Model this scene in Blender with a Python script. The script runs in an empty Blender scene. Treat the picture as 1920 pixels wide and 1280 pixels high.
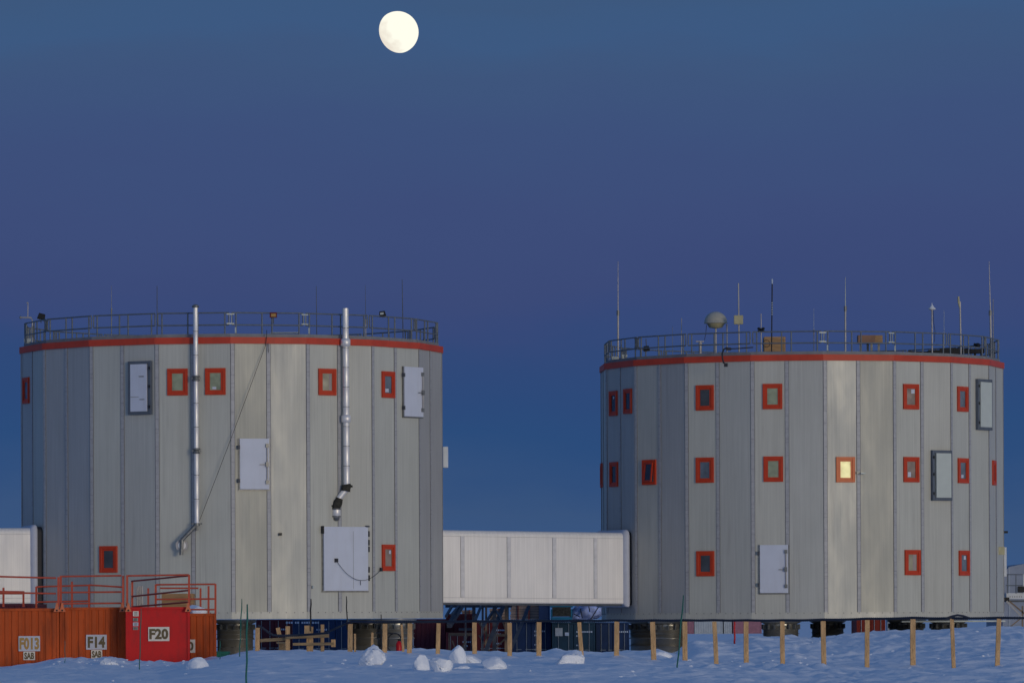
import bpy, math, random
import numpy as np
from mathutils import Vector, Matrix, noise
R_=math.radians
sc=bpy.context.scene
col=sc.collection
rnd=random.Random(7)

def lin(r,g,b):
    f=lambda c:(c/255/12.92) if c/255<=.04045 else ((c/255+.055)/1.055)**2.4
    return (f(r),f(g),f(b),1)

# ------------------------------------------------------------------ camera
F=9400.0; PX,PY=960.0,1160.0      # focal length in pixels, principal point in a 1920 wide frame
H=1.6; RHO=R_(0.25)
cd=bpy.data.cameras.new('camera'); cam=bpy.data.objects.new('camera',cd); col.objects.link(cam)
cd.sensor_width=36; cd.lens=36*F/1920; cd.shift_x=0; cd.shift_y=(PY-640)/1920
cd.clip_start=1; cd.clip_end=120000
cr,sr=math.cos(RHO),math.sin(RHO)
cam.matrix_world=Matrix(((cr,sr,0,0),(0,0,-1,0),(-sr,cr,0,H),(0,0,0,1)))
sc.camera=cam

# ------------------------------------------------------------------ sky
GLOW=R_(36)
gdir=(math.sin(GLOW),-math.cos(GLOW),0.0)
w=bpy.data.worlds.new('World'); sc.world=w; w.use_nodes=True
nt=w.node_tree; nt.nodes.clear(); N=nt.nodes.new; L=nt.links.new
out=N('ShaderNodeOutputWorld'); bg=N('ShaderNodeBackground'); L(bg.outputs[0],out.inputs[0])
tc=N('ShaderNodeTexCoord'); sx=N('ShaderNodeSeparateXYZ'); L(tc.outputs['Generated'],sx.inputs[0])
ramp=N('ShaderNodeValToRGB')
# the bands wander a little across the sky, with faint low cloud
wm=N('ShaderNodeMapping'); L(tc.outputs['Generated'],wm.inputs[0]); wm.inputs['Scale'].default_value=(9,9,30)
wn=N('ShaderNodeTexNoise'); L(wm.outputs[0],wn.inputs[0]); wn.inputs['Scale'].default_value=1.6; wn.inputs['Detail'].default_value=4
wo=N('ShaderNodeMath'); wo.operation='MULTIPLY_ADD'; L(wn.outputs[0],wo.inputs[0]); wo.inputs[1].default_value=.030; wo.inputs[2].default_value=-.015
wa=N('ShaderNodeMath'); wa.operation='ADD'; L(wo.outputs[0],wa.inputs[0]); L(sx.outputs[2],wa.inputs[1]); L(wa.outputs[0],ramp.inputs[0])
rows=[(1160,(56,87,133)),(980,(57,84,125)),(900,(49,79,124)),(840,(43,76,123)),(760,(44,74,122)),(670,(48,73,121)),(615,(55,73,121)),(540,(59,74,120)),
      (400,(61,77,122)),(250,(61,81,124)),(110,(62,86,125)),(40,(60,90,131)),(0,(61,88,126))]
stops=[((1160-y)/F,c) for y,c in rows]+[(.2,(58,94,137)),(.45,(62,96,144)),(1,(60,90,138))]
el=ramp.color_ramp.elements
while len(el)<len(stops): el.new(.5)
for e,(p,c) in zip(el,stops): e.position=p; e.color=lin(*c)
def math_(op,a,b=None,c=None):
    n=N('ShaderNodeMath'); n.operation=op
    for i,v in enumerate((a,b,c)):
        if v is None: continue
        if isinstance(v,(int,float)): n.inputs[i].default_value=v
        else: L(v,n.inputs[i])
    return n.outputs[0]
vd=N('ShaderNodeVectorMath'); vd.operation='DOT_PRODUCT'; L(tc.outputs['Generated'],vd.inputs[0]); vd.inputs[1].default_value=gdir
dp=math_('MAXIMUM',vd.outputs['Value'],0.0); zz=math_('MAXIMUM',sx.outputs[2],0.0)
dw=math_('MAXIMUM',math_('MULTIPLY_ADD',vd.outputs['Value'],.68,.32),0.0)
def lobe(p,k,c,s,wide=False):
    g=math_('MULTIPLY',math_('POWER',dw if wide else dp,p),math_('EXPONENT',math_('MULTIPLY',zz,-k)))
    g=math_('MULTIPLY',g,s)
    m=N('ShaderNodeVectorMath'); m.operation='SCALE'; m.inputs[0].default_value=c; L(g,m.inputs['Scale']); return m.outputs[0]
def vadd(a,b):
    m=N('ShaderNodeVectorMath'); m.operation='ADD'; L(a,m.inputs[0]); L(b,m.inputs[1]); return m.outputs[0]
tot=vadd(ramp.outputs[0],vadd(lobe(1.0,6.0,(.595,.59,.52),1.85,True),lobe(12,12.0,(1.0,.76,.45),.9)))
L(tot,bg.inputs[0]); bg.inputs[1].default_value=1.0
sd=bpy.data.lights.new('sun','SUN'); so=bpy.data.objects.new('sun',sd); col.objects.link(so)
sd.energy=1.1; sd.angle=R_(14); sd.color=(1.0,.86,.66)
so.rotation_euler=Vector((math.sin(R_(31)),-math.cos(R_(31)),math.tan(R_(3.0)))).to_track_quat('Z','Y').to_euler()
sc.view_settings.view_transform='Standard'; sc.view_settings.look='None'
sc.view_settings.exposure=0; sc.view_settings.gamma=1

# ------------------------------------------------------------------ placing
def ab(x,y):
    p=x-PX; q=PY-y
    return (p*cr+q*sr)/F,(-p*sr+q*cr)/F
def at(x,y,d):                       # point at distance d (metres along the view) seen at pixel x,y
    a,b=ab(x,y); return Vector((a*d,d,H+b*d))

# ------------------------------------------------------------------ materials
def newmat(name):
    m=bpy.data.materials.new(name); m.use_nodes=True; t=m.node_tree; b=t.nodes['Principled BSDF']; return m,t,b
def mat(name,c,rough=.6,metal=0,var=.12,scale=3.0,stretch=(1,1,1),bump=0,bscale=30,dirt=None,dirt_amt=.35,dirt_scale=(2,2,.25)):
    m,t,b=newmat(name); n=t.nodes; l=t.links
    b.inputs['Roughness'].default_value=rough; b.inputs['Metallic'].default_value=metal; b.inputs['Specular IOR Level'].default_value=.25
    co=n.new('ShaderNodeTexCoord'); mp=n.new('ShaderNodeMapping'); l.new(co.outputs['Object'],mp.inputs[0]); mp.inputs['Scale'].default_value=stretch
    ns=n.new('ShaderNodeTexNoise'); ns.inputs['Scale'].default_value=scale; ns.inputs['Detail'].default_value=6; l.new(mp.outputs[0],ns.inputs[0])
    mr=n.new('ShaderNodeMapRange'); mr.inputs[1].default_value=.3; mr.inputs[2].default_value=.7; mr.inputs[3].default_value=1-var; mr.inputs[4].default_value=1+var; l.new(ns.outputs[0],mr.inputs[0])
    mx=n.new('ShaderNodeVectorMath'); mx.operation='SCALE'; mx.inputs[0].default_value=c[:3]; l.new(mr.outputs[0],mx.inputs['Scale'])
    last=mx.outputs[0]
    if dirt:
        mp2=n.new('ShaderNodeMapping'); l.new(co.outputs['Object'],mp2.inputs[0]); mp2.inputs['Scale'].default_value=dirt_scale
        n2=n.new('ShaderNodeTexNoise'); n2.inputs['Scale'].default_value=1.5; n2.inputs['Detail'].default_value=8; n2.inputs['Roughness'].default_value=.65; l.new(mp2.outputs[0],n2.inputs[0])
        r2=n.new('ShaderNodeMapRange'); r2.inputs[1].default_value=.5; r2.inputs[2].default_value=.75; r2.inputs[3].default_value=0; r2.inputs[4].default_value=dirt_amt; l.new(n2.outputs[0],r2.inputs[0])
        mm=n.new('ShaderNodeMix'); mm.data_type='RGBA'; l.new(r2.outputs[0],mm.inputs[0]); l.new(last,mm.inputs[6]); mm.inputs[7].default_value=(*dirt[:3],1); last=mm.outputs[2]
    l.new(last,b.inputs['Base Color'])
    if bump:
        nb=n.new('ShaderNodeTexNoise'); nb.inputs['Scale'].default_value=bscale; nb.inputs['Detail'].default_value=5; l.new(mp.outputs[0],nb.inputs[0])
        bp=n.new('ShaderNodeBump'); bp.inputs['Strength'].default_value=bump; bp.inputs['Distance'].default_value=.02; l.new(nb.outputs[0],bp.inputs['Height']); l.new(bp.outputs[0],b.inputs['Normal'])
    return m
def g(r,gg,b): return (r,gg,b,1)
M={}
def panelmat(name,c,rough=.5,metal=.12,streak=(.20,.17,.15),amt=.32):
    # ribbed sheet metal: fine vertical ribs, long rain streaks, broad wear
    m,t,b=newmat(name); n=t.nodes; l=t.links
    b.inputs['Roughness'].default_value=rough; b.inputs['Metallic'].default_value=metal
    co=n.new('ShaderNodeTexCoord')
    def nz(sc_,s,d=6,r=.6):
        mp=n.new('ShaderNodeMapping'); l.new(co.outputs['Object'],mp.inputs[0]); mp.inputs['Scale'].default_value=s
        x=n.new('ShaderNodeTexNoise'); x.inputs['Scale'].default_value=sc_; x.inputs['Detail'].default_value=d; x.inputs['Roughness'].default_value=r; l.new(mp.outputs[0],x.inputs[0]); return x.outputs[0]
    def mr(v,a,b_,c_,d_):
        x=n.new('ShaderNodeMapRange'); l.new(v,x.inputs[0]); 
        for i,q in enumerate((a,b_,c_,d_)): x.inputs[i+1].default_value=q
        return x.outputs[0]
    fine=mr(nz(14,(1,1,.02),3),.3,.7,.93,1.07); broad=mr(nz(.5,(1,1,.5),4),.3,.7,.94,1.06)
    mu=n.new('ShaderNodeMath'); mu.operation='MULTIPLY'; l.new(fine,mu.inputs[0]); l.new(broad,mu.inputs[1])
    s=n.new('ShaderNodeVectorMath'); s.operation='SCALE'; s.inputs[0].default_value=c; l.new(mu.outputs[0],s.inputs['Scale'])
    st=mr(nz(3.0,(1,1,.045),7,.7),.57,.74,0,amt)
    mm=n.new('ShaderNodeMix'); mm.data_type='RGBA'; l.new(st,mm.inputs[0]); l.new(s.outputs[0],mm.inputs[6]); mm.inputs[7].default_value=(*streak,1)
    l.new(mm.outputs[2],b.inputs['Base Color'])
    bp=n.new('ShaderNodeBump'); bp.inputs['Strength'].default_value=.05; bp.inputs['Distance'].default_value=.006
    l.new(nz(9,(1,1,.15),4),bp.inputs['Height']); l.new(bp.outputs[0],b.inputs['Normal'])
    l.new(mr(nz(1.2,(1,1,.3),4),.3,.7,rough-.08,rough+.12),b.inputs['Roughness'])
    return m
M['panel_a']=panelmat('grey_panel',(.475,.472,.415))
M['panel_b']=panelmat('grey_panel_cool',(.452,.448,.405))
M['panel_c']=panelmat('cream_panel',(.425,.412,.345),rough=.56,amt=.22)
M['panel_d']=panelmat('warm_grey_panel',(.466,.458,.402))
M['panel_shade']=panelmat('grey_panel_shade_tint',(.405,.400,.385))  # grey for facets turned from the glow, light falloff painted into the colour
M['strip']=mat('cover_strip',g(.365,.365,.375),.5,.05,.10,6)
M['groove']=mat('dark_joint',g(.15,.15,.155),.8)
M['jline']=mat('joint_line',g(.26,.26,.275),.7)
M['red_band']=mat('red_band',g(.50,.055,.028),.5,0,.10,1.2,dirt=(.2,.05,.03),dirt_amt=.3)
M['frame_red']=mat('red_window_frame',g(.50,.045,.014),.45,0,.08,4)
M['frame_orange']=mat('orange_window_frame',g(.62,.13,.035),.4,0,.06,4)
M['galv']=mat('galvanised_rail',g(.15,.17,.19),.55,.3,.15,5)
M['pale']=mat('pale_bracket',g(.40,.44,.43),.5,.2)
M['door']=mat('white_hatch',g(.57,.60,.68),.5,0,.03,1.5,dirt=(.30,.26,.22),dirt_amt=.15)
M['steel']=mat('bright_flue_steel',g(.80,.77,.74),.42,.45,.04,2)
M['dull']=mat('dull_steel',g(.22,.22,.21),.5,.7,.25,8)
M['legsteel']=mat('leg_steel',g(.30,.29,.265),.32,.7,.15,1.5)
M['black']=mat('black_plastic',g(.012,.013,.015),.45)
M['rubber']=mat('black_rubber',g(.02,.022,.03),.55)
M['hose']=mat('ribbed_hose_plastic',g(.022,.028,.045),.45)
M['roof']=mat('roof_sheet',g(.2,.21,.23),.7)
M['under']=mat('underside',g(.10,.11,.12),.7)
M['hinge']=mat('dark_hinge_steel',g(.07,.075,.09),.6)
M['surround']=mat('dark_hatch_surround',g(.10,.12,.15),.6)
M['corr']=panelmat('white_corridor_sheet',(.75,.725,.70),rough=.45,metal=.05,streak=(.50,.50,.55),amt=.25)
M['corr_strip']=mat('corridor_joint',g(.65,.64,.65),.5,0)
M['corr_line']=mat('corridor_line',g(.46,.45,.47),.6)
M['collar']=mat('corridor_collar',g(.50,.52,.60),.5,0,.05)
M['wood']=mat('post_wood',g(.56,.35,.17),.7,0,.28,2.2,(6,6,.7),bump=.4,dirt=(.16,.08,.035),dirt_amt=.6,dirt_scale=(14,14,3.0))
M['wood_h']=mat('plank_wood',g(.34,.23,.12),.7,0,.3,2.2,(.7,6,6),bump=.4)
M['crate']=mat('crate_wood',g(.36,.22,.11),.7,0,.22,2,(1,1,6),bump=.3)
M['crate_d']=mat('brown_box',g(.26,.15,.10),.7,0,.2,2)
M['timber']=mat('stacked_timber',g(.30,.22,.18),.75,0,.35,3,(.5,.5,8))
M['or_cont']=mat('orange_container',g(.47,.076,.012),.6,0,.16,2,(1,1,.4),dirt=(.12,.03,.012),dirt_amt=.7,dirt_scale=(3.5,3.5,.5))
M['red_cont']=mat('red_container',g(.56,.009,.010),.5,0,.08,1,dirt=(.20,.02,.02),dirt_amt=.5,dirt_scale=(3,3,1.0))
M['or_rail']=mat('red_orange_rail',g(.50,.085,.045),.5,0,.12,5)
M['or_brk']=mat('orange_bracket',g(.62,.18,.08),.5)
M['sign_b']=mat('bluish_sign_plate',g(.50,.52,.58),.5,0,.03)
M['sign_w']=mat('cream_sign_plate',g(.68,.64,.56),.5,0,.03)
M['ink_o']=mat('ochre_ink',g(.40,.24,.075),.6,0,.1)
M['ink_b']=mat('olive_brown_ink',g(.13,.10,.05),.6,0,.1)
M['ink_k']=mat('dark_ink',g(.035,.033,.035),.6)
M['navy']=mat('navy_container',g(.008,.030,.095),.6,0,.15,1.5,dirt=(.02,.03,.06),dirt_amt=.4)
M['teal']=mat('teal_container',g(.010,.040,.070),.6,0,.15,1.5)
M['maroon']=mat('maroon_container',g(.075,.012,.022),.6,0,.2,1.5)
M['dred']=mat('dark_red_container',g(.13,.012,.014),.6,0,.15,1.5)
M['cgreen']=mat('green_box',g(.01,.11,.075),.6)
M['white']=mat('white_paint',g(.62,.65,.68),.55,0,.06)
M['whitemark']=mat('faded_white_marking',g(.42,.50,.62),.6)
M['pinkc']=mat('pink_container',g(.27,.13,.17),.7)
M['greyc']=mat('pale_grey_container',g(.34,.38,.42),.7,0,.1,2)
M['frame_st']=mat('dark_steel_frame',g(.075,.09,.12),.6,.3,.2,3)
M['frame_br']=mat('rusty_frame',g(.20,.15,.11),.6,.2,.2,3)
M['cyan']=mat('cyan_paint',g(.012,.14,.23),.5)
M['tarp']=mat('blue_white_tarp',g(.30,.36,.58),.7,0,.5,2.2,bump=.6,bscale=4)
M['bstake']=mat('green_bamboo',g(.02,.13,.10),.6)
M['radome']=mat('radome_shell',g(.37,.36,.31),.5,0,.05)
M['yel']=mat('pale_yellow_box',g(.42,.39,.24),.6)
M['mast']=mat('pale_mast',g(.40,.38,.37),.5,.4)
M['ext']=mat('extinguisher_red',g(.52,.01,.015),.35)
M['red_orange']=mat('bright_red_paint',g(.17,.014,.006),.6)
M['tentc']=mat('grey_tent_fabric',g(.26,.29,.35),.7,0,.12,1.0)
# snow
m,t,b=newmat('snow'); n=t.nodes; l=t.links
co=n.new('ShaderNodeTexCoord'); 
n1=n.new('ShaderNodeTexNoise'); n1.inputs['Scale'].default_value=.8; n1.inputs['Detail'].default_value=9; n1.inputs['Roughness'].default_value=.55; l.new(co.outputs['Object'],n1.inputs[0])
n2=n.new('ShaderNodeTexNoise'); n2.inputs['Scale'].default_value=6; n2.inputs['Detail'].default_value=6; l.new(co.outputs['Object'],n2.inputs[0])
ad=n.new('ShaderNodeMath'); ad.operation='MULTIPLY_ADD'; l.new(n2.outputs[0],ad.inputs[0]); ad.inputs[1].default_value=.45; l.new(n1.outputs[0],ad.inputs[2])
bp=n.new('ShaderNodeBump'); bp.inputs['Strength'].default_value=.5; bp.inputs['Distance'].default_value=.10; l.new(ad.outputs[0],bp.inputs['Height']); l.new(bp.outputs[0],b.inputs['Normal'])
b.inputs['Base Color'].default_value=(.84,.86,.89,1); b.inputs['Roughness'].default_value=.6
M['snow']=m
m2=m.copy(); m2.name='packed_snow'; m2.node_tree.nodes['Principled BSDF'].inputs['Base Color'].default_value=(.84,.86,.90,1); M['snowblock']=m2
# glass panes
def pane(name,c,rough=.15,emit=0):
    m,t,b=newmat(name); b.inputs['Roughness'].default_value=rough
    n=t.nodes; l=t.links; co=n.new('ShaderNodeTexCoord'); ns=n.new('ShaderNodeTexNoise'); ns.inputs['Scale'].default_value=2.3; l.new(co.outputs['Object'],ns.inputs[0])
    mr=n.new('ShaderNodeMapRange'); mr.inputs[1].default_value=.3; mr.inputs[2].default_value=.7; mr.inputs[3].default_value=.7; mr.inputs[4].default_value=1.25; l.new(ns.outputs[0],mr.inputs[0])
    s=n.new('ShaderNodeVectorMath'); s.operation='SCALE'; s.inputs[0].default_value=c; l.new(mr.outputs[0],s.inputs['Scale']); l.new(s.outputs[0],b.inputs['Base Color'])
    if emit:
        l.new(s.outputs[0],b.inputs['Emission Color']); b.inputs['Emission Strength'].default_value=emit
    return m
M['p_dark']=pane('dark_glass',(.035,.045,.06),.12)
M['p_green']=pane('pale_green_blind_glass',(.26,.29,.19),.3)
M['p_cream']=pane('cream_blind_glass',(.36,.32,.22),.3)
M['p_blue']=pane('blue_grey_glass',(.10,.13,.17),.2)
M['p_pink']=pane('warm_curtain_glass',(.26,.19,.15),.25)
M['p_lit']=pane('lit_window_pane',(.74,.68,.33),.5,.58)
M['curtain']=mat('curtain_edge',g(.34,.28,.26),.7)
M['paper']=mat('white_paper',g(.55,.58,.66),.6)

# ------------------------------------------------------------------ mesh builder
class MB:
    def __init__(s): s.v=[]; s.f=[]; s.m=[]; s.sm=[]
    def add(s,vs,fs,mi=0,smooth=False):
        o=len(s.v); s.v+= [tuple(v) for v in vs]
        for f in fs: s.f.append(tuple(i+o for i in f)); s.m.append(mi); s.sm.append(smooth)
    def box(s,c,size,fr=None,mi=0,taper=1.0):
        # fr=(t,u,n) axes; c centre
        t,u,n_=fr or (Vector((1,0,0)),Vector((0,0,1)),Vector((0,-1,0)))
        c=Vector(c); hx,hy,hz=[k/2 for k in size]; vs=[]
        for a in (-1,1):
            for b_ in (-1,1):
                for d in (-1,1):
                    k=taper if b_>0 else 1
                    vs.append(c+t*(a*hx*k)+u*(b_*hy)+n_*(d*hz*k))
        s.add(vs,[(0,1,3,2),(4,6,7,5),(0,4,5,1),(2,3,7,6),(0,2,6,4),(1,5,7,3)],mi)
    def bar(s,p,q,w,h=None,mi=0,roll=None):
        p=Vector(p);q=Vector(q); u=(q-p).normalized(); h=h or w
        ref=Vector(roll) if roll else (Vector((0,-1,0)) if abs(u.y)<.9 else Vector((0,0,1)))
        t=u.cross(ref).normalized(); n_=t.cross(u).normalized()
        s.box((p+q)/2,(w,(q-p).length,h),(t,u,n_),mi)
    def tube(s,pts,r,k=8,mi=0,cap=True,smooth=True):
        pts=[Vector(p) for p in pts]; rs=r if isinstance(r,(list,tuple)) else [r]*len(pts)
        vs=[];fs=[]; prev=None
        for i,p in enumerate(pts):
            d=(pts[min(i+1,len(pts)-1)]-pts[max(i-1,0)]).normalized()
            ref=Vector((0,-1,0)) if abs(d.y)<.9 else Vector((0,0,1))
            a=d.cross(ref).normalized() if prev is None else (prev-d*prev.dot(d)).normalized(); prev=a
            b_=d.cross(a)
            for j in range(k):
                an=2*math.pi*j/k; vs.append(p+(a*math.cos(an)+b_*math.sin(an))*rs[i])
        for i in range(len(pts)-1):
            for j in range(k):
                fs.append((i*k+j,i*k+(j+1)%k,(i+1)*k+(j+1)%k,(i+1)*k+j))
        s.add(vs,fs,mi,smooth)
        if cap:
            s.add(vs[:k],[tuple(range(k))[::-1]],mi); s.add(vs[-k:],[tuple(range(k))],mi)
    def lathe(s,c,prof,k=24,mi=0,smooth=True):    # prof: (r,z)
        c=Vector(c); vs=[];fs=[]
        for r,z in prof:
            for j in range(k):
                an=2*math.pi*j/k; vs.append(c+Vector((r*math.cos(an),r*math.sin(an),z)))
        for i in range(len(prof)-1):
            for j in range(k): fs.append((i*k+j,i*k+(j+1)%k,(i+1)*k+(j+1)%k,(i+1)*k+j))
        s.add(vs,fs,mi,smooth)
        if prof[0][0]>1e-4: s.add(vs[:k],[tuple(range(k))[::-1]],mi)
        if prof[-1][0]>1e-4: s.add(vs[-k:],[tuple(range(k))],mi)
    def prism(s,poly,fr,o,depth,mi=0):            # poly in (t,u), extruded along n
        t,u,n_=fr; o=Vector(o); k=len(poly)
        a=[o+t*x+u*y for x,y in poly]; b_=[p+n_*depth for p in a]
        s.add(a+b_,[tuple(range(k))[::-1],tuple(range(k,2*k))]+[(i,(i+1)%k,k+(i+1)%k,k+i) for i in range(k)],mi)
    def build(s,name,mats,parent=None,origin=None,bevel=0):
        if not isinstance(mats,(list,tuple)): mats=[mats]
        root=parent
        while root is not None and root.parent is not None: root=root.parent
        o=Vector(root.location) if root is not None else Vector(origin if origin is not None else (0,0,0))
        me=bpy.data.meshes.new(name); me.from_pydata([Vector(v)-o for v in s.v],[],s.f)
        for m_ in mats: me.materials.append(M[m_])
        me.polygons.foreach_set('material_index',s.m); me.polygons.foreach_set('use_smooth',s.sm)
        import bmesh
        bm=bmesh.new(); bm.from_mesh(me); bmesh.ops.recalc_face_normals(bm,faces=bm.faces); bm.to_mesh(me); bm.free()
        ob=bpy.data.objects.new(name,me); col.objects.link(ob)
        if parent is not None: ob.parent=parent
        else: ob.location=o
        if bevel:
            md=ob.modifiers.new('bevel','BEVEL'); md.width=bevel; md.segments=1; md.limit_method='ANGLE'
        return ob
def tag(o,label,cat,group=None,kind=None):
    if label: o['label']=label
    if cat: o['category']=cat
    if group: o['group']=group
    if kind: o['kind']=kind
    return o
def thing(name,loc,label,cat,group=None):
    o=bpy.data.objects.new(name,None); col.objects.link(o); o.location=loc; o.empty_display_size=.2
    return tag(o,label,cat,group)
def text_geo(txt,h,wscale=1.0,bold=0.0):
    cu=bpy.data.curves.new('t','FONT'); cu.body=txt; cu.size=1; cu.align_x='CENTER'; cu.align_y='CENTER'; cu.offset=bold; cu.extrude=0.0; cu.resolution_u=3
    ob=bpy.data.objects.new('t',cu); col.objects.link(ob)
    dg=bpy.context.evaluated_depsgraph_get(); dg.update()
    me=bpy.data.meshes.new_from_object(ob.evaluated_get(dg))
    vs=[(v.co.x,v.co.y) for v in me.vertices]; fs=[tuple(p.vertices) for p in me.polygons]
    bpy.data.objects.remove(ob); bpy.data.curves.remove(cu); bpy.data.meshes.remove(me)
    xs=[v[0] for v in vs]; ys=[v[1] for v in vs]; k=h/(max(ys)-min(ys)); cx=(max(xs)+min(xs))/2; cy=(max(ys)+min(ys))/2
    return [((x-cx)*k*wscale,(y-cy)*k) for x,y in vs],fs,(max(xs)-min(xs))*k*wscale
def lettering(txt,c,fr,h,matname,parent,width=None,bold=0.045):
    vs,fs,wd=text_geo(txt,h,1,bold)
    k=(width/wd) if width else 1
    t,u,n_=fr; mb=MB(); mb.add([Vector(c)+t*(x*k)+u*y for x,y in vs],fs); return mb.build('lettering',matname,parent)

# ------------------------------------------------------------------ snow ground
def interp(x,tab): 
    xs,ys=zip(*tab); return np.interp(x,xs,ys)
def vnoise(x,y,seed):
    r=np.random.RandomState(seed); P=r.rand(256,256)
    xi=np.floor(x).astype(int); yi=np.floor(y).astype(int); fx=x-xi; fy=y-yi
    fx=fx*fx*(3-2*fx); fy=fy*fy*(3-2*fy)
    a=P[xi%256,yi%256]; b_=P[(xi+1)%256,yi%256]; c=P[xi%256,(yi+1)%256]; d=P[(xi+1)%256,(yi+1)%256]
    return (a*(1-fx)+b_*fx)*(1-fy)+(c*(1-fx)+d*fx)*fy-.5
def fbm(x,y,seed,o=4):
    t=0;a=1
    for i in range(o): t=t+a*vnoise(x*2**i,y*2**i,seed+i); a*=.5
    return t
# snow line as read off the photograph (pixel column -> pixel row) where the snow crests
CREST=[(-600,1256),(0,1252),(60,1245),(110,1237),(160,1239),(200,1236),(235,1244),(265,1247),(330,1245),(356,1240),(380,1238),(410,1233),(440,1227),(475,1221),
 (560,1219),(650,1221),(700,1224),(760,1223),(860,1223),(960,1224),(1015,1223),(1040,1218),(1060,1221),(1110,1225),(1160,1223),(1200,1221),(1235,1219),
 (1262,1226),(1282,1230),(1300,1216),(1320,1206),(1400,1205),(1440,1197),(1500,1197),(1560,1198),(1610,1193),(1700,1186),(1800,1181),(1920,1177),(2400,1172)]
FENCE=[(-600,1262),(300,1262),(480,1226),(660,1226),(825,1231),(955,1234),(1157,1234),(1224,1244),(1340,1247),(1467,1250),(1626,1254),(1872,1252),(2400,1252)]
DF=[(-600,158),(300,165),(480,176),(825,174),(1224,168),(1900,160),(2400,158)]
DC=[(-600,179),(410,180),(480,183),(1240,188),(1320,196),(1500,200),(1900,198),(2400,198)]
COLLARS=[(x,float(np.interp(x,*zip(*DF)))) for x in (722,769,822,889,955,1011,1088,1156,1224,1284,1341,1399,1466,1543,1625,1711,1786,1871)]
def rowz(px,row,d):
    b_=(-(px-PX)*sr+(PY-row)*cr)/F
    return H+b_*d
def ground(X,Y):
    X=np.asarray(X,float); Y=np.asarray(Y,float)
    px=np.clip(PX+X/np.maximum(Y,60)*F,-600,2400)
    px=np.clip(np.where(Y>185,PX+X/185*F,px),-600,2400)
    df=interp(px,DF); dc=interp(px,DC)
    zf=rowz(px,interp(px,FENCE),df); zc=rowz(px,interp(px,CREST),dc)
    zn=-.05+0*X
    zb=np.interp(px,[-600,380,440,1200,1330,2400],[.1,.0,-.9,-.95,.0,.1])
    zb=np.minimum(zb,zc)
    def sm(t): t=np.clip(t,0,1); return t*t*(3-2*t)
    z=zn+(zf-zn)*np.clip((Y-128)/(df-128),0,1)
    z=z+(zc-zf)*sm((Y-df)/(dc-df))
    back=np.interp(px,[-600,400,480,1240,1320,2400],[30,20,14,14,18,18])
    z=z+(zb-zc)*sm((Y-dc-1.5)/back)
    z=np.where(Y>330,z+(0-z)*sm((Y-330)/80),z)
    amp=np.exp(-((np.maximum(Y-200,0))/60)**2)*np.where(np.abs(X)<60,1,.5)
    rough=np.interp(px,[-600,700,1250,1330,2400],[.8,.95,1.1,1.6,1.5])
    z=z+amp*rough*(.10*fbm(X*.22,Y*.12,3)+.07*fbm(X*.9+Y*.25,Y*.55,11,4))
    rid=1-np.abs(fbm(X*.30+Y*.22,Y*.40-X*.10,57,3))*3.2
    z=z+amp*rough*.06*(np.clip(rid,0,1)**2-.2)
    mask=np.clip(fbm(X*.16,Y*.13,91,2)*2.2+.25+np.interp(px,[1250,1400],[0,.45]),0,1)
    z=z+amp*rough*mask*(.10*(np.abs(fbm(X*1.9,Y*1.5,93,3))-.15))
    zt_=fbm(X*.35+Y*.5,Y*.22-X*.05,121,2); z=z+amp*rough*.12*(np.clip(zt_,0,.35)-.08)
    tr=np.exp(-((Y-186-(X-14)*.12)/1.1)**2)*np.where((X>9)&(X<21),1,0); z=z+tr*.035*np.sin(X*14.0)
    # ploughed chunks piled along the foot of the containers
    pile=np.exp(-((Y-(dc-1.0))/1.6)**2)*np.interp(px,[60,110,150,300,345,360],[0,.5,1,1,.6,0])
    for (cx_,cd_) in COLLARS:
        qx=(cx_-PX)/F*cd_; z=z+.07*np.exp(-(((X-qx)/.30)**2+((Y-cd_-.05)/.45)**2))
    z=z+pile*(.20*np.clip(fbm(X*1.3,Y*1.1,71,3)+.10,0,1)+.16*np.clip(fbm(X*3.1,Y*2.6,73,2),0,1))
    ch=fbm(X*1.8,Y*1.3,29,3); z=z+amp*rough*.13*np.clip(ch-.30,0,1)
    return z
def gz(x,y): return float(ground(np.array([x]),np.array([y]))[0])
def axis(lo,hi,step,outer):
    a=list(np.arange(lo,hi+1e-6,step)); s=step; x=hi
    while x<outer: s*=1.35; x+=s; a.append(x)
    s=step; x=lo
    while x>-outer: s*=1.35; x-=s; a.insert(0,x)
    return np.array(a)
ax=axis(-22,22,.12,60000); ay=axis(124,204,.17,60000)
GX,GY=np.meshgrid(ax,ay); GZ=ground(GX,GY)
nx,ny=len(ax),len(ay)
V=np.stack([GX,GY,GZ],-1).reshape(-1,3)
I=np.arange(nx*ny).reshape(ny,nx); Q=np.stack([I[:-1,:-1],I[:-1,1:],I[1:,1:],I[1:,:-1]],-1).reshape(-1,4)
me=bpy.data.meshes.new('snow_ground'); me.vertices.add(len(V)); me.vertices.foreach_set('co',V.ravel())
me.loops.add(Q.size); me.loops.foreach_set('vertex_index',Q.ravel().astype(np.int32)); me.polygons.add(len(Q)); me.polygons.foreach_set('loop_start',np.arange(0,Q.size,4,dtype=np.int32))
me.update(calc_edges=True); me.validate(); me.polygons.foreach_set('use_smooth',[True]*len(Q)); me.materials.append(M['snow'])
gob=bpy.data.objects.new('snow_ground',me); col.objects.link(gob); gob['kind']='structure'

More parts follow.
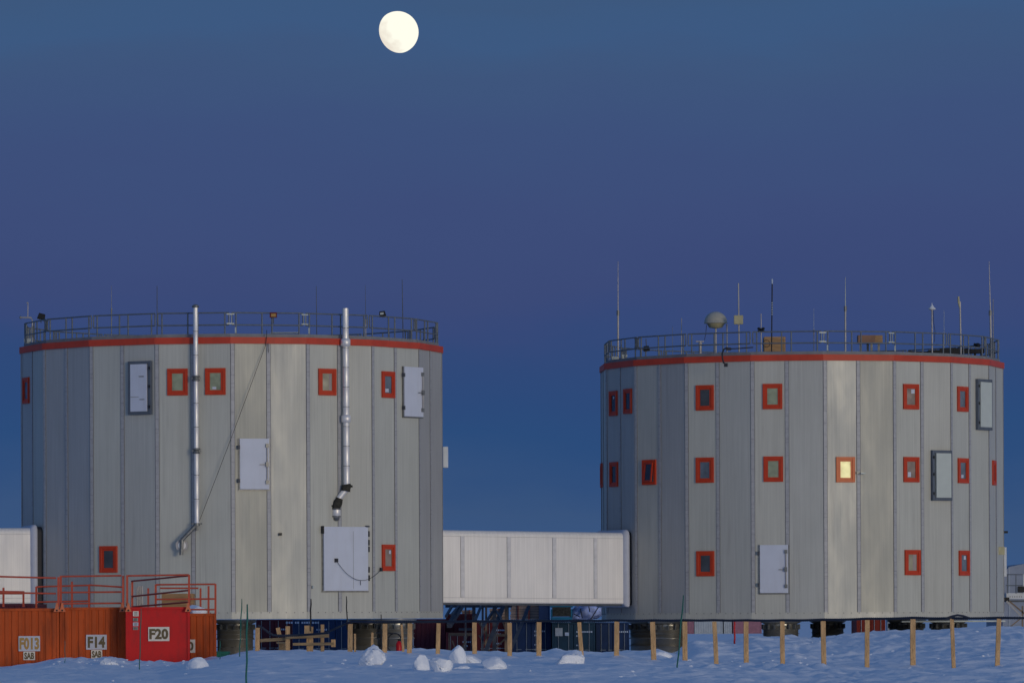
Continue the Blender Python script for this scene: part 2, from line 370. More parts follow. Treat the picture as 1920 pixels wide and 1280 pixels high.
# ------------------------------------------------------------------ moon
def moon():
    d=50000.0; c=at(745.5,61,d); r=39.3/F*d
    mb=MB(); vs=[];fs=[]; nu,nv=48,32
    ang=R_(205); axv=Vector((math.cos(ang),0,math.sin(ang)))
    for i in range(nv+1):
        th=math.pi*i/nv
        for j in range(nu):
            ph=2*math.pi*j/nu; p=Vector((math.sin(th)*math.cos(ph),math.sin(th)*math.sin(ph),math.cos(th)))
            k=p.dot(axv)
            if k>0: p=p-axv*k*.14
            vs.append(c+p*r)
    for i in range(nv):
        for j in range(nu): fs.append((i*nu+j,i*nu+(j+1)%nu,(i+1)*nu+(j+1)%nu,(i+1)*nu+j))
    mb.add(vs,fs,0,True)
    m,t,b=newmat('moon'); n=t.nodes; l=t.links; n.remove(b); e=n.new('ShaderNodeEmission'); l.new(e.outputs[0],n['Material Output'].inputs[0])
    co=n.new('ShaderNodeTexCoord'); ns=n.new('ShaderNodeTexNoise'); ns.inputs['Scale'].default_value=.010; ns.inputs['Detail'].default_value=5; l.new(co.outputs['Object'],ns.inputs[0])
    sp=n.new('ShaderNodeSeparateXYZ'); l.new(co.outputs['Object'],sp.inputs[0])
    # maria lie towards the lower left limb
    a1=n.new('ShaderNodeMath'); a1.operation='MULTIPLY_ADD'; l.new(sp.outputs[0],a1.inputs[0]); a1.inputs[1].default_value=-1/r*.75; a1.inputs[2].default_value=0
    a2=n.new('ShaderNodeMath'); a2.operation='MULTIPLY_ADD'; l.new(sp.outputs[2],a2.inputs[0]); a2.inputs[1].default_value=-1/r*.5; l.new(a1.outputs[0],a2.inputs[2])
    a3=n.new('ShaderNodeMath'); a3.operation='MULTIPLY_ADD'; l.new(ns.outputs[0],a3.inputs[0]); a3.inputs[1].default_value=1.1; l.new(a2.outputs[0],a3.inputs[2])
    mr=n.new('ShaderNodeMapRange'); l.new(a3.outputs[0],mr.inputs[0]); mr.inputs[1].default_value=.72; mr.inputs[2].default_value=1.25; mr.inputs[3].default_value=0; mr.inputs[4].default_value=1
    mm=n.new('ShaderNodeMix'); mm.data_type='RGBA'; l.new(mr.outputs[0],mm.inputs[0]); mm.inputs[6].default_value=(1.02,1.0,.86,1); mm.inputs[7].default_value=(.84,.77,.66,1)
    l.new(mm.outputs[2],e.inputs[0]); e.inputs[1].default_value=1.0
    M['moon']=m
    o=mb.build('moon','moon',None,c); tag(o,'bright pale yellow gibbous moon high in the dusk sky','moon')
moon()

# ------------------------------------------------------------------ towers
class Tower:
    def __init__(s,cx,rpx,band_front,rot,label):
        s.R=9.25; s.d=F*s.R/rpx; c=at(cx,900,s.d); s.c=Vector((c.x,c.y,0)); s.rot=rot
        s.rb=s.R*math.cos(R_(10)); s.z0=at(cx,1160,s.d-s.rb).z; s.z1=at(cx,band_front,s.d-s.rb).z
        s.root=thing('station_tower',(s.c.x,s.c.y,s.z0-1.5),label,'building','station towers')
        s.build()
    def vert(s,k,r=None,z=0):
        a=R_(s.rot+20*k); r=s.R if r is None else r
        return Vector((s.c.x+r*math.sin(a),s.c.y-r*math.cos(a),z))
    def frame(s,k):          # facet between corner k and k+1
        a=R_(s.rot+20*k+10); return Vector((math.cos(a),math.sin(a),0)),Vector((0,0,1)),Vector((math.sin(a),-math.cos(a),0))
    def hit(s,x,y):
        a,b_=ab(x,y); best=None
        for k in range(-5,5):
            t,u,n_=s.frame(k); p0=s.vert(k)
            den=a*n_.x+n_.y
            if den>=-1e-6: continue
            lam=(p0.x*n_.x+p0.y*n_.y)/den
            P=Vector((a*lam,lam,H+b_*lam)); q=(P-p0).dot(t); L_=(s.vert(k+1)-p0).length
            if -.02<=q<=L_+.02 and (best is None or lam<best[0]): best=(lam,k,P)
        return best
    def build(s):
        z0,z1=s.z0,s.z1; mb=MB()
        top=z1-.27; cream=s.cream if hasattr(s,'cream') else {}
        L_=(s.vert(1)-s.vert(0)).length
        skirt=z0+.30
        for k in range(-9,9):
            for h in (0,1):
                t,u,n_=s.frame(k); p=s.vert(k)+t*(L_/2*h); q=s.vert(k)+t*(L_/2*(h+1))
                mi=s.tint(k,h)
                mb.add([(p.x,p.y,skirt),(q.x,q.y,skirt),(q.x,q.y,top),(p.x,p.y,top)],[(0,1,2,3)],mi)
        mb.build('wall',['panel_a','panel_b','panel_c','panel_d','panel_shade'],s.root)
        # skirt below the panels
        sk=MB()
        for k in range(-9,9):
            t,u,n_=s.frame(k); p=s.vert(k)+n_*.012; q=s.vert(k+1)+n_*.012
            sk.add([(p.x,p.y,z0),(q.x,q.y,z0),(q.x,q.y,skirt),(p.x,p.y,skirt)],[(0,1,2,3)],0)
            for i in range(9):
                pp=p.lerp(q,(i+.5)/9); sk.box(Vector((pp.x,pp.y,skirt-.035))+n_*.006,(.035,.035,.012),(t,u,n_),1)
        sk.build('skirt',['panel_d','groove'],s.root)
        un=MB(); un.add([s.vert(k,s.R-.02,z0+.02) for k in range(18)],[tuple(range(18))]); 
        un.build('underside','under',s.root)
        ro=MB(); ro.add([s.vert(k,s.R-.05,z1-.06) for k in range(18)],[tuple(range(18))]); ro.build('roof','roof',s.root)
        # cover strips over joints: corners and mid facets
        st=MB()
        for k in range(-9,9):
            t,u,n_=s.frame(k)
            for h in (0,1):
                w_=.15
                if h==0:
                    p=s.vert(k)+t*(w_*.55); c=Vector((p.x,p.y,0))
                else:
                    p=s.vert(k)+t*(L_/2); c=Vector((p.x,p.y,0))
                zt=top; zb=skirt+.0
                st.box(c+Vector((0,0,(zt+zb)/2))+n_*.010,(w_,zt-zb,.03),(t,u,n_),0)
                for e in (-1,1): st.box(c+Vector((0,0,(zt+zb)/2))+t*(e*(w_/2+.012))+n_*.006,(.014 if e<0 else .008,zt-zb,.02),(t,u,n_),1)
                z=zb+.55; i=0
                while z<zt:
                    big=i%5==2
                    st.box(c+Vector((0,0,z))+n_*.012,(w_*.96,.018,.032),(t,u,n_),2)
                    if big: st.box(c+Vector((0,0,z+.16))+n_*.012,(w_*.96,.022,.034),(t,u,n_),2)
                    z+=.52+.03*((k*7+i*3)%3); i+=1
        st.build('cover_strips',['strip','groove','jline'],s.root)
        # fine vertical panel seams
        # red fascia
        fb=MB()
        ro_=s.R+.07
        for k in range(-9,9):
            a,b_=s.vert(k,ro_),s.vert(k+1,ro_); c,d=s.vert(k,s.R-.12),s.vert(k+1,s.R-.12)
            za,zb=top,z1
            P=lambda v,z:(v.x,v.y,z)
            fb.add([P(a,za),P(b_,za),P(b_,zb),P(a,zb),P(c,za),P(d,za),P(d,zb),P(c,zb)],[(0,1,2,3),(3,2,6,7),(0,4,5,1)])
        fb.build('fascia_band','red_band',s.root)
        # kick plate and railing
        rr=s.R-.13
        kp=MB()
        for k in range(-9,9):
            a,b_=s.vert(k,rr),s.vert(k+1,rr); c,d=s.vert(k,rr-.02),s.vert(k+1,rr-.02); P=lambda v,z:(v.x,v.y,z)
            kp.add([P(a,z1-.02),P(b_,z1-.02),P(b_,z1+.15),P(a,z1+.15),P(c,z1-.02),P(d,z1-.02),P(d,z1+.15),P(c,z1+.15)],[(0,1,2,3),(3,2,6,7),(5,4,7,6)])
        kp.build('kick_plate','roof',s.root)
        rh=z1+1.03; rp=s.R-.17
        for k in range(-9,9):
            a,b_=s.vert(k,rp),s.vert(k+1,rp); r=MB(); v=lambda f,z:Vector((a.x+(b_.x-a.x)*f,a.y+(b_.y-a.y)*f,z))
            for z in (rh,z1+.52):
                r.tube([v(.02,z),v(.98,z)],.030,6)
            for e in (.02,.98): r.tube([v(e,rh),v(e,z1+.52)],.026,6)
            for f in (.075,.425,.56,.925): r.tube([v(f,z1),v(f,rh)],.032,6); r.box(v(f,z1+.05),(.09,.1,.05))
            rs=r.build('railing_section','galv',s.root)
            br=MB()
            aa=s.vert(k,rp+.03)
            t=s.frame(k)[0]; 
            for z in (rh-.06,rh-.46): br.bar(aa+t*-.16+Vector((0,0,z)),aa+t*.16+Vector((0,0,z)),.05,.04)
            for e in (-.05,.05): br.bar(aa+t*e+Vector((0,0,rh-.06)),aa+t*e+Vector((0,0,rh-.46)),.018)
            if k%2==0 or k in(0,1): br.box(v(.07,z1+.30),(.06,.24,.06))
            br.build('clamp','pale' if k in (0,1) else 'galv',rs) if k in (-3,0,1,3) else None
def win(T,x,y,pane_='p_dark',w_=.87,h=1.12,frame='frame_red',extra=None,openw=False,label=None):
    hh=T.hit(x,y)
    if not hh: print('MISS window',x,y); return
    _,k,P=hh; t,u,n_=T.frame(k); fr=(t,u,n_); P=P+n_*.0
    f=MB(); b_=.125
    for sx_ in (-1,1): f.box(P+t*(sx_*(w_/2-b_/2))+n_*.03,(b_,h,.09),fr)
    for sz in (-1,1): f.box(P+u*(sz*(h/2-b_/2))+n_*.03,(w_-2*b_,b_,.09),fr)
    o=f.build('window',frame,T.root,bevel=.006)
    if label: o['label']=label
    s_=MB(); b2=.075; w2=w_-2*b_; h2=h-2*b_
    if openw:
        a=R_(9); t2=(t*math.cos(a)+u*-math.sin(a)*.0+n_*math.sin(a)).normalized(); sk=u+t*.13; sk.normalize()
        Q=P+n_*.09; fr2=(t2,sk,n_)
    else: Q=P; fr2=fr
    for sx_ in (-1,1): s_.box(Q+fr2[0]*(sx_*(w2/2-b2/2))+n_*.015,(b2,h2,.06),fr2)
    for sz in (-1,1): s_.box(Q+fr2[1]*(sz*(h2/2-b2/2))+n_*.015,(w2-2*b2,b2,.06),fr2)
    for sx_ in (-1,1): s_.box(P+t*(sx_*(w2/2-.006))+n_*.012,(.012,h2,.062),fr,1)
    s_.build('sash',[frame,'groove'],o)
    p=MB(); p.box(Q+n_*.006,(w2-2*b2+.01,h2-2*b2+.01,.012),fr2); p.build('pane',pane_,o)
    if extra:
        e=MB(); ww=w2-2*b2; eh=h2-2*b2
        for (ex,ey,ew,ehh) in extra[1]: e.box(P+t*(ex*ww)+u*(ey*eh)+n_*.015,(ew*ww,ehh*eh,.006),fr)
        e.build('curtain' if extra[0]=='curtain' else 'paper',extra[0],o)
    # head drip edge
    return o
def hatch(T,x0,y0,x1,y1,style='white',label=None,plain=False):
    xm=(x0+x1)/2; hh=T.hit(xm,(y0+y1)/2); _,k,P=hh; t,u,n_=T.frame(k); fr=(t,u,n_)
    A=T.hit(x0,(y0+y1)/2)[2] if T.hit(x0,(y0+y1)/2)[1]==k else None
    pxw=F/P.y*abs(t.x+ -P.x/P.y*t.y); w_=(x1-x0)/pxw; h=(y1-y0)/F*P.y
    d=MB()
    if style=='white':
        d.box(P+n_*.06,(w_,h,.12),fr); o=d.build('hatch_door','door',T.root,bevel=.01)
        fm=MB(); 
        fm.box(P+t*(-w_/2-.03)+n_*.035,(.04,h+.02,.07),fr); fm.box(P+t*(w_/2+.025)+n_*.02,(.03,h,.05),fr)
        fm.box(P+u*(-h/2-.035)+n_*.03,(w_+.12,.04,.06),fr)
        fm.build('door_frame','dull',o)
        if plain:
            for f in (.39,.255,.15,-.17,-.30):
                hn=MB(); hn.box(P+t*(w_/2+.03)+u*(h*f)+n_*.10,(.06,.24,.08),fr); hn.build('hinge','black',o)
            hn=MB(); hn.box(P+t*(-w_/2-.045)+u*(h*.45)+n_*.09,(.08,.32,.12),fr); hn.build('bolt_plate','black',o)
            hn=MB(); hn.box(P+t*(w_/2-.02)+u*(h*.5+.02)+n_*.09,(.16,.07,.1),fr); hn.build('bolt_plate','hinge',o)
            hn=MB(); hn.box(P+t*(w_*.16)+u*(-h*.02)+n_*.123,(.012,h*.9,.006),fr); hn.build('leaf_joint','jline',o)
            if label: o['label']=label
            return o,P,fr,w_,h
        hn=MB()
        for s_ in (-.33,.33): hn.box(P+t*(-w_/2-.05)+u*(h*s_)+n_*.10,(.10,.16,.1),fr)
        hn.build('hinge','hinge',o)
        b_=MB()
        b_.tube([P+t*(w_/2-.09)+u*(-h*.36)+n_*.16,P+t*(w_/2-.09)+u*(h*.36)+n_*.16],.028,6)
        b_.build('latch_bar','mast',o)
        lv=MB(); lv.box(P+t*(w_/2-.10)+u*(-.02)+n_*.19,(.12,.20,.08),fr); lv.box(P+t*(w_/2-.28)+u*(-.03)+n_*.19,(.28,.03,.03),fr)
        for s_ in (-.36,.36):
            q=MB(); q.box(P+t*(w_/2-.09)+u*(h*s_)+n_*.15,(.13,.16,.08),fr); q.build('bar_guide','dull',o)
        lv.build('latch','dull',o)
    else:   # panel standing proud of a dark surround
        fm=MB()
        fw=.13
        for s_ in (-1,1): fm.box(P+t*(s_*(w_/2-fw/2))+n_*.07,(fw,h,.16),fr)
        for s_ in (-1,1): fm.box(P+u*(s_*(h/2-fw/2))+n_*.07,(w_-2*fw,fw,.16),fr)
        o=fm.build('hatch_door','surround',T.root,bevel=.01)
        d.box(P+t*(-.03 if style=='dark' else .07)+n_*.085,(w_-2*fw-(.06 if style=='dark' else .02),h-2*fw,.15),fr); d.build('door_panel','door' if style=='dark' else 'panel_a' if False else 'white2',o)
        hn=MB(); e=1 if style=='dark' else -1
        for s_ in (-.36,0.02,.36): hn.box(P+t*(e*(w_/2-.06))+u*(h*s_)+n_*.17,(.06,.12,.04),fr)
        hn.build('hinge','black',o)
        if style=='dark':
            mk=MB()
            mk.box(P+t*(w_*.10)+u*(h*.21)+n_*.165,(w_*.22,.04,.006),fr); mk.box(P+t*(w_*.12)+u*(-h*.22)+n_*.165,(w_*.22,.03,.006),fr); mk.box(P+t*(-w_*.2)+u*(-h*.17)+n_*.165,(w_*.35,.018,.006),fr)
            mk.build('marking','dull',o)
    if label: o['label']=label
    return o,P,fr,w_,h
M['white2']=mat('pale_grey_hatch',g(.50,.54,.50),.5,0,.03)

class LeftT(Tower):
    def tint(s,k,h):  # last slot paints shade onto the outer facets at both sides
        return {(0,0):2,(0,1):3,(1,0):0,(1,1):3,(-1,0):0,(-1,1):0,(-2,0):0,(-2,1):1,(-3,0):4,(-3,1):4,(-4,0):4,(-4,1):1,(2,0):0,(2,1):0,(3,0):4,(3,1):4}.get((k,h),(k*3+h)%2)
class RightT(Tower):
    def tint(s,k,h):  # last slot paints shade onto the far left facets
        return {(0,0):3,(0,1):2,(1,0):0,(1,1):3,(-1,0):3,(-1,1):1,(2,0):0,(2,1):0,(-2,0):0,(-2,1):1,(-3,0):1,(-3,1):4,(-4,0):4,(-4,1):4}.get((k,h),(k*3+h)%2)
TL=LeftT(436,397,632,2.8,'grey many-sided tower with two bright steel flues and a big white door')
TR=RightT(1502.5,377,664.5,2.8,'grey many-sided tower with one lit window and a dome on its roof')

# windows
win(TL,50,732,'p_blue'); win(TL,333,716,'p_green'); win(TL,404,715,'p_green',extra=('paper',[(-.1,-.38,.35,.14)]))
win(TL,613,716,'p_cream',extra=('curtain',[(.33,0,.28,.98)]))
win(TL,727,721,'p_blue',extra=('paper',[(-.15,-.34,.5,.2)])); win(TL,204,1048,'p_dark',frame='frame_red'); win(TL,727.5,1045,'p_pink',extra=('paper',[(.25,.33,.25,.2)]))
win(TR,1151,756,'p_dark',extra=('paper',[(.0,.35,.2,.15)])); win(TR,1178,752,'p_dark'); win(TR,1322,745.5,'p_dark'); win(TR,1448.5,743,'p_green')
win(TR,1707.5,743.5,'p_pink',extra=('paper',[(.25,.33,.4,.25)])); win(TR,1804,748,'p_blue')
win(TR,1129,891,'p_dark'); win(TR,1152,889,'p_dark'); win(TR,1218,885,'p_dark',openw=True,label='red-framed window standing ajar'); win(TR,1322,881,'p_blue'); win(TR,1450,879,'p_green')
win(TR,1585,880,'p_lit',frame='frame_orange',label='lit window glowing pale yellow'); win(TR,1708,880,'p_pink',extra=('paper',[(-.2,-.3,.35,.3)])); win(TR,1805,882,'p_blue',extra=('paper',[(-.1,-.35,.4,.2)])); win(TR,1863,886,'p_blue',w_=.68)
win(TR,1323,1056,'p_dark'); win(TR,1710.5,1054,'p_cream',extra=('curtain',[(.25,0,.45,.98)])); win(TR,1807,1055,'p_blue',extra=('paper',[(.15,.33,.35,.22)]))
# hatches
hatch(TL,243,677,286,777,'dark','hatch standing in a dark surround')
hatch(TL,449,822,504,917)
hatch(TL,755,688,790,781)
o,P,fr,w_,h=hatch(TL,605,987,688,1107,label='large double white door',plain=True)
hatch(TR,1425,1021,1478,1111)
hatch(TR,1745,844,1782,938,'pale'); hatch(TR,1829,711,1856,806,'pale')
# chain on the large door
ch=MB(); p0=TL.hit(627,1050)[2]+fr[2]*.16; p1=TL.hit(668,1087)[2]+fr[2]*.2; p2=TL.hit(712,1067)[2]+TL.frame(2)[2]*.08
pts=[]
for i in range(25):
    f=i/24; q=p0*(1-f)**2+(p1*2-(p0+p2)*.5)*(2*f*(1-f))+p2*f*f; pts.append(q)
ch.tube(pts,.010,5); ch.box(p0,(.14,.16,.08),fr); ch.box(p2,(.10,.16,.08),fr); ch.tube([pts[13],pts[13]+Vector((0,0,-.2))],.012,4)
tag(ch.build('cable','rubber',None,p0),'thin dark cable sagging across the large white door','cable')
q=MB(); q.bar(at(1690,1164.5,TR.c.y-6),at(1884,1163.5,TR.c.y-4),.07,.12); q.build('service_beam','pale',TR.root)
# small fittings on walls
def wallbit(T,x,y,w_,h,m_,name,proud=.1):
    _,k,P=T.hit(x,y); fr=T.frame(k); b=MB(); b.box(P+fr[2]*(proud/2),(w_,h,proud),fr); return b.build(name,m_,T.root)
wallbit(TL,525,1001,.13,.11,'black','wall_fitting'); wallbit(TL,585,1100,.06,.12,'pale','wall_fitting')
wallbit(TR,1608,886,.14,.08,'dull','wall_fitting'); wallbit(TR,1616,887,.22,.07,'pale','wall_fitting',.2)
b=MB(); c=at(835.5,857,TL.c.y+.5); b.box(c,(.22,.92,.5)); b.build('wall_box','white',TL.root,bevel=.02)
b=MB(); c=at(1885,997,TR.c.y); b.box(c,(.22,.10,.2)); b.bar(c+Vector((-.2,0,-.05)),c,.05); b.build('lamp','black',TR.root)
b=MB(); c=at(1877.5,1032,TR.c.y-2.2); b.box(c,(.30,.36,.06)); b.box(c+Vector((0,.05,0)),(.06,.3,.1),None,1); b.build('yellow_sign',['yel','dull'],TR.root)

# cable across left tower wall
cb=MB(); a=TL.hit(498,648)[2]+Vector((0,-.12,0)); b_=TL.hit(374,977)[2]+Vector((0,-.14,0)); 
pts=[a.lerp(b_,i/14)+Vector((0,-.02-.30*math.sin(math.pi*i/14),-.12*math.sin(math.pi*i/14))) for i in range(15)]
cb.tube(pts,.011,5); cb.tube([a,a+Vector((.04,-.02,.25)),a+Vector((.05,.15,.65))],.014,5); cb.tube([a+Vector((.1,.1,.2)),a+Vector((.13,-.02,-.3))],.012,4)
tag(cb.build('cable','rubber',None,b_),'thin dark line hanging slantwise across the wall of the left tower','cable')

# flues
def flue(T,x,ytop,xb,ybot,label,style):
    _,k,P=T.hit(x,800); n_=T.frame(k)[2]; fr=T.frame(k)
    base=P+n_*.33; top=at(x,ytop,base.y); bot=at(xb,ybot,base.y)
    rt=thing('flue',(bot.x,bot.y,bot.z-1.2),label,'flue','steel flues on the left tower')
    p=MB(); r=.10 if style==0 else .13
    n=9
    pts=[];rs=[]
    for i in range(n):
        za=bot.lerp(top,i/n); zb=bot.lerp(top,(i+1)/n); pts+= [za,za+Vector((0,0,.03)),zb-Vector((0,0,.03))]; rs+=[r+.012,r,r]
    pts.append(top); rs.append(r)
    p.tube(pts,rs,16)
    p.build('pipe','steel',rt)
    for i in range(1,n):
        za=bot.lerp(top,i/n); q=MB(); q.tube([za-Vector((0,0,.012)),za+Vector((0,0,.012))],r+.018,16); q.build('joint_ring','dull',rt)
    c=MB()
    if style==0:
        c.lathe(top,[(r*.9,-.02),(r+.05,0),(r+.05,.06),(r*.6,.12),(0,.13)],14)
        c.build('cap','dull',rt)
    else:
        c.tube([top-Vector((0,0,1.3)),top-Vector((0,0,.15)),top],[r-.0,.09,.06],12); c.build('cap','steel',rt)
    for yy in ((709,845) if style==0 else (642,785)):
        q=at(x+(yy-ytop)/(ybot-ytop)*(xb-x),yy,base.y); b=MB()
        if style==0:
            b.lathe(q,[(r+.02,-.12),(r+.07,-.10),(r+.07,-.05),(r+.02,-.04),(r+.02,.04),(r+.07,.05),(r+.07,.10),(r+.02,.12)],14)
            b.bar(q,q-n_*.33+Vector((.02,0,0)),.07); b.bar(q+Vector((-.2,0,0)),q+Vector((.2,0,.0)),.04)
            b.build('bracket','dull',rt)
        else:
            b.lathe(q,[(r+.01,-.17),(r+.075,-.13),(r+.075,.13),(r+.01,.17)],14); b.bar(q+Vector((-.17,.1,-.13)),q+Vector((-.17,.1,.13)),.05)
            b.build('bracket','steel',rt); 
    e=MB()
    if style==0:
        q=bot; q2=at(341,1012,base.y-.05); q3=at(340,1040,base.y-.05)
        e.tube([q,q+Vector((0,0,-.12))],.13,12); e.bar(q+Vector((-.22,0,-.03)),q+Vector((.22,0,-.03)),.06,.05); e.tube([q+Vector((0,0,-.05)),q+Vector((0,0,-.32))],.06,8)
        e.tube([q+Vector((0,0,-.06)),q2],.085,12)
        e.build('elbow','dull',rt)
        v=MB(); cc=at(341,1022,base.y+.1); v.tube([cc+Vector((0,.12,0)),cc+Vector((0,-.06,0))],.26,18); v.build('wall_flange','mast',rt)
        v=MB(); v.tube([cc+Vector((0.01,-.07,0)),cc+Vector((0.01,-.09,0))],.17,18); v.build('flange_face','steel',rt)
        v=MB(); v.tube([q2,q3],[.09,.07],12); v.tube([q3+Vector((0,0,.14)),q3],[.085,.085],12); v.build('outlet','dull',rt)
    else:
        q=bot; q1=at(648,918,base.y); q2=at(632,938,base.y); q3=at(630.5,950,base.y)
        e.tube([q+Vector((0,0,.05)),q1,q2,q3],[.13,.125,.125,.125],14); e.build('elbow','steel',rt)
        k_=MB(); k_.tube([q+Vector((0,0,.06)),q+Vector((.01,0,0)),q+Vector((-.02,0,-.10)),q1+Vector((.0,0,-.05))],[.16,.21,.18,.20],12); k_.bar(q+Vector((-.18,0,-.02)),q+Vector((.25,0,-.03)),.09,.18); k_.build('wrapping','ragblack',rt)
        k_=MB(); a_=q2+Vector((.10,0,.10)); k_.tube([a_,a_.lerp(q3,.5),q3+Vector((0,0,.0)),q3+Vector((0,0,-.06))],[.15,.20,.18,.20],12); k_.bar(q3+Vector((-.26,0,.02)),q3+Vector((.02,0,.10)),.08,.2); k_.build('wrapping','ragblack',rt)
        v=MB(); q4=at(630.5,953,base.y); v.lathe(q4,[(.17,0),(.185,-.04),(.185,-.34),(.13,-.38),(.12,-.46),(0.02,-.47)],16); v.build('outlet','steel',rt)
        v=MB(); v.lathe(q4,[(.15,.02),(.195,.01),(.195,-.05),(.15,-.06)],16); v.lathe(q4,[(.15,-.30),(.195,-.31),(.195,-.35),(.14,-.37),(.125,-.48),(.05,-.52),(.0,-.52)],16); v.build('outlet_rim','dull',rt)
        v=MB(); v.tube([q4+Vector((-.19,-.02,.05)),q4+Vector((-.20,-.02,-.3))],.02,6); v.tube([at(650,912,base.y),at(650,912,base.y)-n_*.33],.05,6); v.build('bracket','dull',rt)
M['ragblack']=mat('dark_wrapping',g(.04,.038,.03),.85,0,.4,9,bump=.8,bscale=14)
flue(TL,366.5,576,369,980,'slim steel flue ending in a round wall flange, between two red windows','' or 0)
flue(TL,647.5,578,650,910,'thicker steel flue with black wrapping at its foot above the large door',1)

# support legs
def leg(T,x,d,r=.82,mi='legsteel',ztop=None,parts=True):
    z1=T.z0-.02; c=at(x,1180,d); zg=gz(c.x,c.y)-.2
    b=MB(); 
    b.lathe((c.x,c.y,0),[(r*.93,zg),(r*.93,z1-.85),(r,z1-.84),(r,z1-.80),(r*.95,z1-.79),(r*.95,z1-.42),(r*.86,z1-.40),(r*.86,z1-.2)],36)
    o=b.build('support_leg',mi,T.root)
    q=MB()
    for zz_ in (z1-.44,z1-.62,z1-.84,z1-1.18): q.lathe((c.x,c.y,0),[(r*.90,zz_-.014),(r*1.008,zz_-.012),(r*1.008,zz_+.012),(r*.90,zz_+.014)],36)
    q.build('band','dull',o)
    b=MB(); b.lathe((c.x,c.y,0),[(r*.86,z1-.2),(r*1.08,z1-.12),(r*1.12,z1-.02),(r*1.12,z1)],36); b.build('collar',mi,o)
    b=MB()
    for i in range(16):
        a=2*math.pi*i/16; dd=Vector((math.cos(a),math.sin(a),0)); p=Vector((c.x,c.y,0))+dd*(r*.93)
        b.box(p+Vector((0,0,z1-.31)),(.20,.22,.05),(dd,Vector((0,0,1)),dd.cross(Vector((0,0,1)))))
    b.build('gusset','under',o)
    return o
for (x,d) in ((441,214.5),(741,214.5),(690,223),(520,224),(590,212.6)):
    if x in (520,590): continue
    leg(TL,x,d)
for (x,d) in ((1213,232),(1252,225.5),(1464,223),(1552,236),(1700,232),(1778,227.5)): leg(TR,x,d,.82 if x!=1552 else .78)

